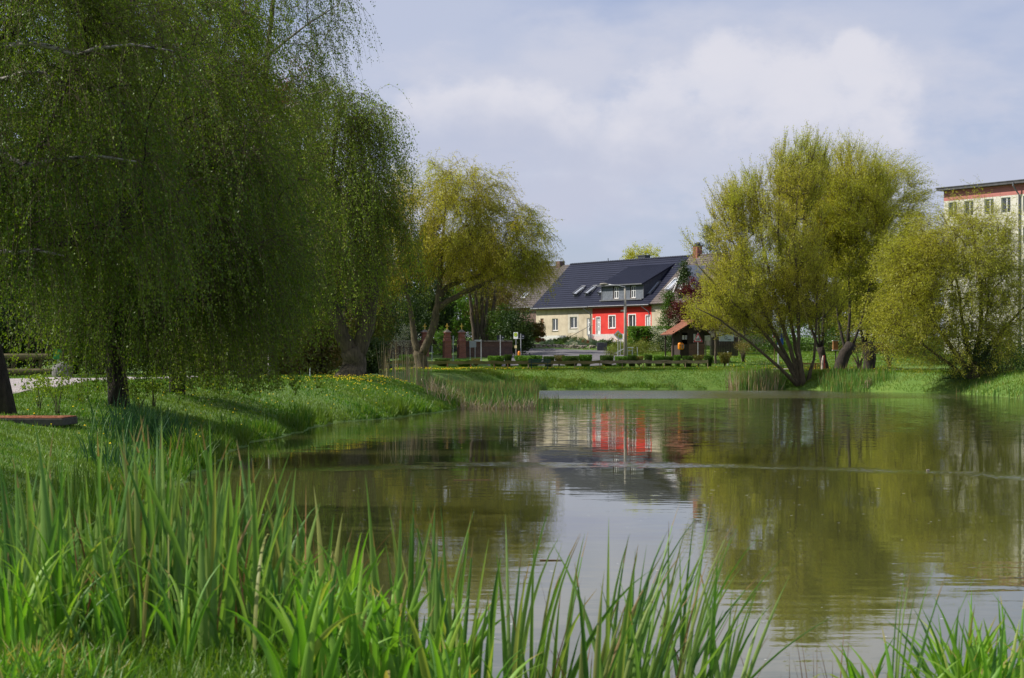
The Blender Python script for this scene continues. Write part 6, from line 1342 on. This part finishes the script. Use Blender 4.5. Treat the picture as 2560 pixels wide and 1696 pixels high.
bin_('orange litter bin hanging at the corner of the brown shelter', 1699.5, 149.2, 857, 875, .16)
bin_('second orange bin just behind the one on the shelter', 1705.5, 149.6, 857.5, 874.5, .13)
def plank_fence():
    D = 160.0; a,b_ = PX(1778,D),PX(1842,D); o = thing('plank_fence', 'dark board fence with a pale painted panel behind the young tree', 'fence', (a,D,h(a,D)-.2)); L_ = b_-a
    m_ = MB(); k = 0; x = 0
    while x < L_: m_.box(x,x+.14,0,.03,0,1.9+.03*(k%2)); x += .15; k += 1
    m_.build('boards', M['dark_wood'], o); p = MB().box(.7,2.0,-.03,-.004,1.55,2.15).build('panel', M['sign_grey'], o); ringd(MB(),1.3,1.85,.09,.14,-.038,-.031,14).box(1.45,1.75,-.038,-.031,1.66,1.72).build('graffiti', M['sign_dark'], p)
plank_fence()

# ------------------------------------------------------------ footbridge, stub, board on the far shore
def bridge():
    D = 136.0; a,b_ = PX(1998,D),PX(2062,D); z0 = ZY(938,D); o = thing('footbridge', 'small wooden footbridge railing with close upright bars behind the willow stems', 'bridge', (a,D,z0)); L_ = b_-a; hh = ZY(908,D)-z0
    MB().box(-.1,L_+.1,-.05,1.2,-.16,-.04).box(-.1,L_+.1,-.09,-.05,-.28,-.04).build('deck', M['bridge_wood'], o)
    for y in (-.02,1.12):
        rl = MB().box(-.05,L_+.05,y-.04,y+.05,hh-.06,hh).box(0,L_,y-.015,y+.025,.08,.14).build('rail', M['bridge_wood'], o); br = MB(); n = 22
        for k in range(n): x = L_*(k+.5)/n; br.box(x-.012,x+.012,y-.012,y+.018,.14,hh-.06)
        br.build('bars', M['bridge_wood'], rl)
        for x in (0,L_*.62,L_): MB().box(x-.045,x+.045,y-.045,y+.055,-.28,hh-.061).build('post', M['bridge_wood'], o)
bridge()
o,Z = sgn('leaning_post', 'pale peeling post with a red edge leaning against the trunk by the footbridge', 2058, 135.4, 'post'); MB().tube([(-.1,0,-.1),(-.07,0,Z(906)),(.0,0,Z(890))],[.08,.09,.05],8).build('post', mottled('peeled_wood',(.5,.36,.28),(.7,.6,.52),5,.8), o); MB().tube([(.05,.05,-.1),(.08,.05,Z(889))],.05).build('edge', M['sign_red'], o)
o,Z = sgn('timber_box', 'orange brown timber box on a post seen between the pollard trunks', 2089, 143, 'box'); MB().box(-.22,.18,-.15,.15,Z(875),Z(853),.01).build('body', M['bridge_wood'], o); MB().box(-.26,.22,-.2,.2,Z(877),Z(875)).box(-.26,.22,-.2,.2,Z(852.9),Z(851)).build('edge', M['curtain'], o); post(o,0,-.1,Z(877),.05,M['dark_wood'])
o,Z = sgn('marker_post', 'short grey post with a dark cap between the blue sign and the willow stems', 1974, 135, 'post'); post(o,0,-.1,Z(912),.05); MB().lathe([(.07,Z(912)),(.07,Z(907)),(.03,Z(905.5))],10).build('cap', M['sign_dark'], o)
def ledge():
    D = 139.5; a,b_ = PX(2215,D),PX(2265,D); o = MB().box(0,b_-a,0,.6,-.5,ZY(926,D)-h(a,D),.03).build('stone_ledge', M['granite']); o.location = (a,D,h(a,D)); tag(o, 'low stone ledge at the end of the footpath by the last pollard', 'ledge')
ledge()

# ------------------------------------------------------------ things on the left bank
def slab():
    D = 37.5; a,b_ = -12.6,PX(181,D)-.2; z = ZY(1047,D+1.2)+.07; o = thing('concrete_slab', 'raised concrete slab covered in rust red moss on the left bank', 'slab', (a,D,0)); L_ = b_-a
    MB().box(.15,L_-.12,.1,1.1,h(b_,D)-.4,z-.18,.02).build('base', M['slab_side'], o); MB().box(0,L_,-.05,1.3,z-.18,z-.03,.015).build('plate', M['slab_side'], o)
    rg = random.Random(5); m_ = MB()
    m_.box(.02,L_-.02,-.03,1.28,z-.03,z-.005,.008)
    for k in range(160): x,y = rg.uniform(.1,L_-.1),rg.uniform(.0,1.2); s = rg.uniform(.03,.09); m_.ball((x,y,z-.005),(s,s*.8,s*.18),1,.1,k)
    m_.build('moss', M['rust_moss'], o)
slab()
def log_rail():
    D = 93.0; o = thing('log_fence', 'thick mossy log rail fence beyond the gravel path', 'fence', (PX(-60,D),D,h(PX(-60,D),D))); L_ = PX(122,D)-PX(-60,D); z = lambda y: ZY(y,D)-h(PX(-60,D),D)
    MB().tube([(0,0,z(894)),(L_*.5,0,z(893)),(L_,0,z(892))],[.17,.18,.16],10).build('log', M['dark_log'], o); MB().tube([(0,-.4,z(931)),(L_*.6,-.4,z(930)),(L_+.3,-.4,z(929))],[.18,.17,.16],10).build('log', M['dark_log'], o)
    for t in (.12,.5,.88): MB().tube([(L_*t,.1,-.2),(L_*t,.1,z(888))],.10,8).build('post', M['dark_log'], o)
log_rail()
def boulder(label, x, D, w_, hh, seed, mat='granite'):
    X = PX(x,D); o = MB().ball((0,0,hh*.4),(w_/2,w_*.4,hh*.6),3,.10,seed).build('boulder', M[mat], smooth=False); o.location = (X,D,h(X,D)-.02); tag(o, label, 'boulder')
boulder('grey rounded boulder beyond the gravel path at the log rail end', 155, 88, 1.05, .75, 3)
boulder('pale boulder showing under the canopy left of the thin birch stem', 604, 100, .5, .42, 9, 'concrete')
def green_box():
    D = 94; X = PX(145,D); z = ZY(898,D); o = thing('green_bin', 'green box on a post above the grey boulder', 'bin', (X,D,h(X,D))); q = z-h(X,D); MB().box(-.2,.2,-.15,.15,q,q+.5,.02).build('body', M['sign_green'], o); MB().box(-.22,.22,-.17,.17,q+.5,q+.53).build('lid', M['sign_green'], o); post(o,0,-.1,q,.04)
green_box()
def dead_clump(label, x, D, seed):
    rg = random.Random(seed); X = PX(x,D); m_ = MB()
    for k in range(46):
        a = rg.uniform(0,6.28); r = rg.uniform(.1,.55); m_.tube([(r*math.cos(a),r*.5*math.sin(a),-.05),(r*.6*math.cos(a)+rg.uniform(-.15,.15),0,rg.uniform(.2,.55)),(r*math.cos(a+1)*.8,.1,rg.uniform(.05,.7))],[.018,.016,.008],4)
    o = m_.build('dead_reed_heap', mottled('straw',(.30,.22,.14),(.46,.36,.25),5,.9)); o.location = (X,D,max(0,h(X,D))); tag(o, label, 'dead reeds')
dead_clump('heap of dead straw coloured reeds among the far shore reeds', 2172, 123, 1)
def stick(label, x, y, D, L_, rz, seed):
    X = PX(x,D); o = MB().tube([(-L_/2,0,.006),(L_/2,0,.006)],[.008,.005],6).build('floating_stick', M['brown_wood']); o.location = (X,D,0); o.rotation_euler = (0,0,rz); tag(o, label, 'stick')
stick('brown stick floating on the open water left of the sky reflection', 1378, 1402, 10350/(1402-895), .26, .05, 1)
stick('pale thin stick adrift among the willow reflection', 1180, 1201, 10350/(1201-895), .7, .1, 2)
def float_box():
    D = 10350/(1177-895); X = PX(2320,D); o = MB().box(-.03,.03,-.025,.025,-.01,.025,.006).build('floating_block', M['stone']); o.location = (X,D,0); tag(o, 'tiny pale block floating far out on the pond', 'floating litter')
float_box()
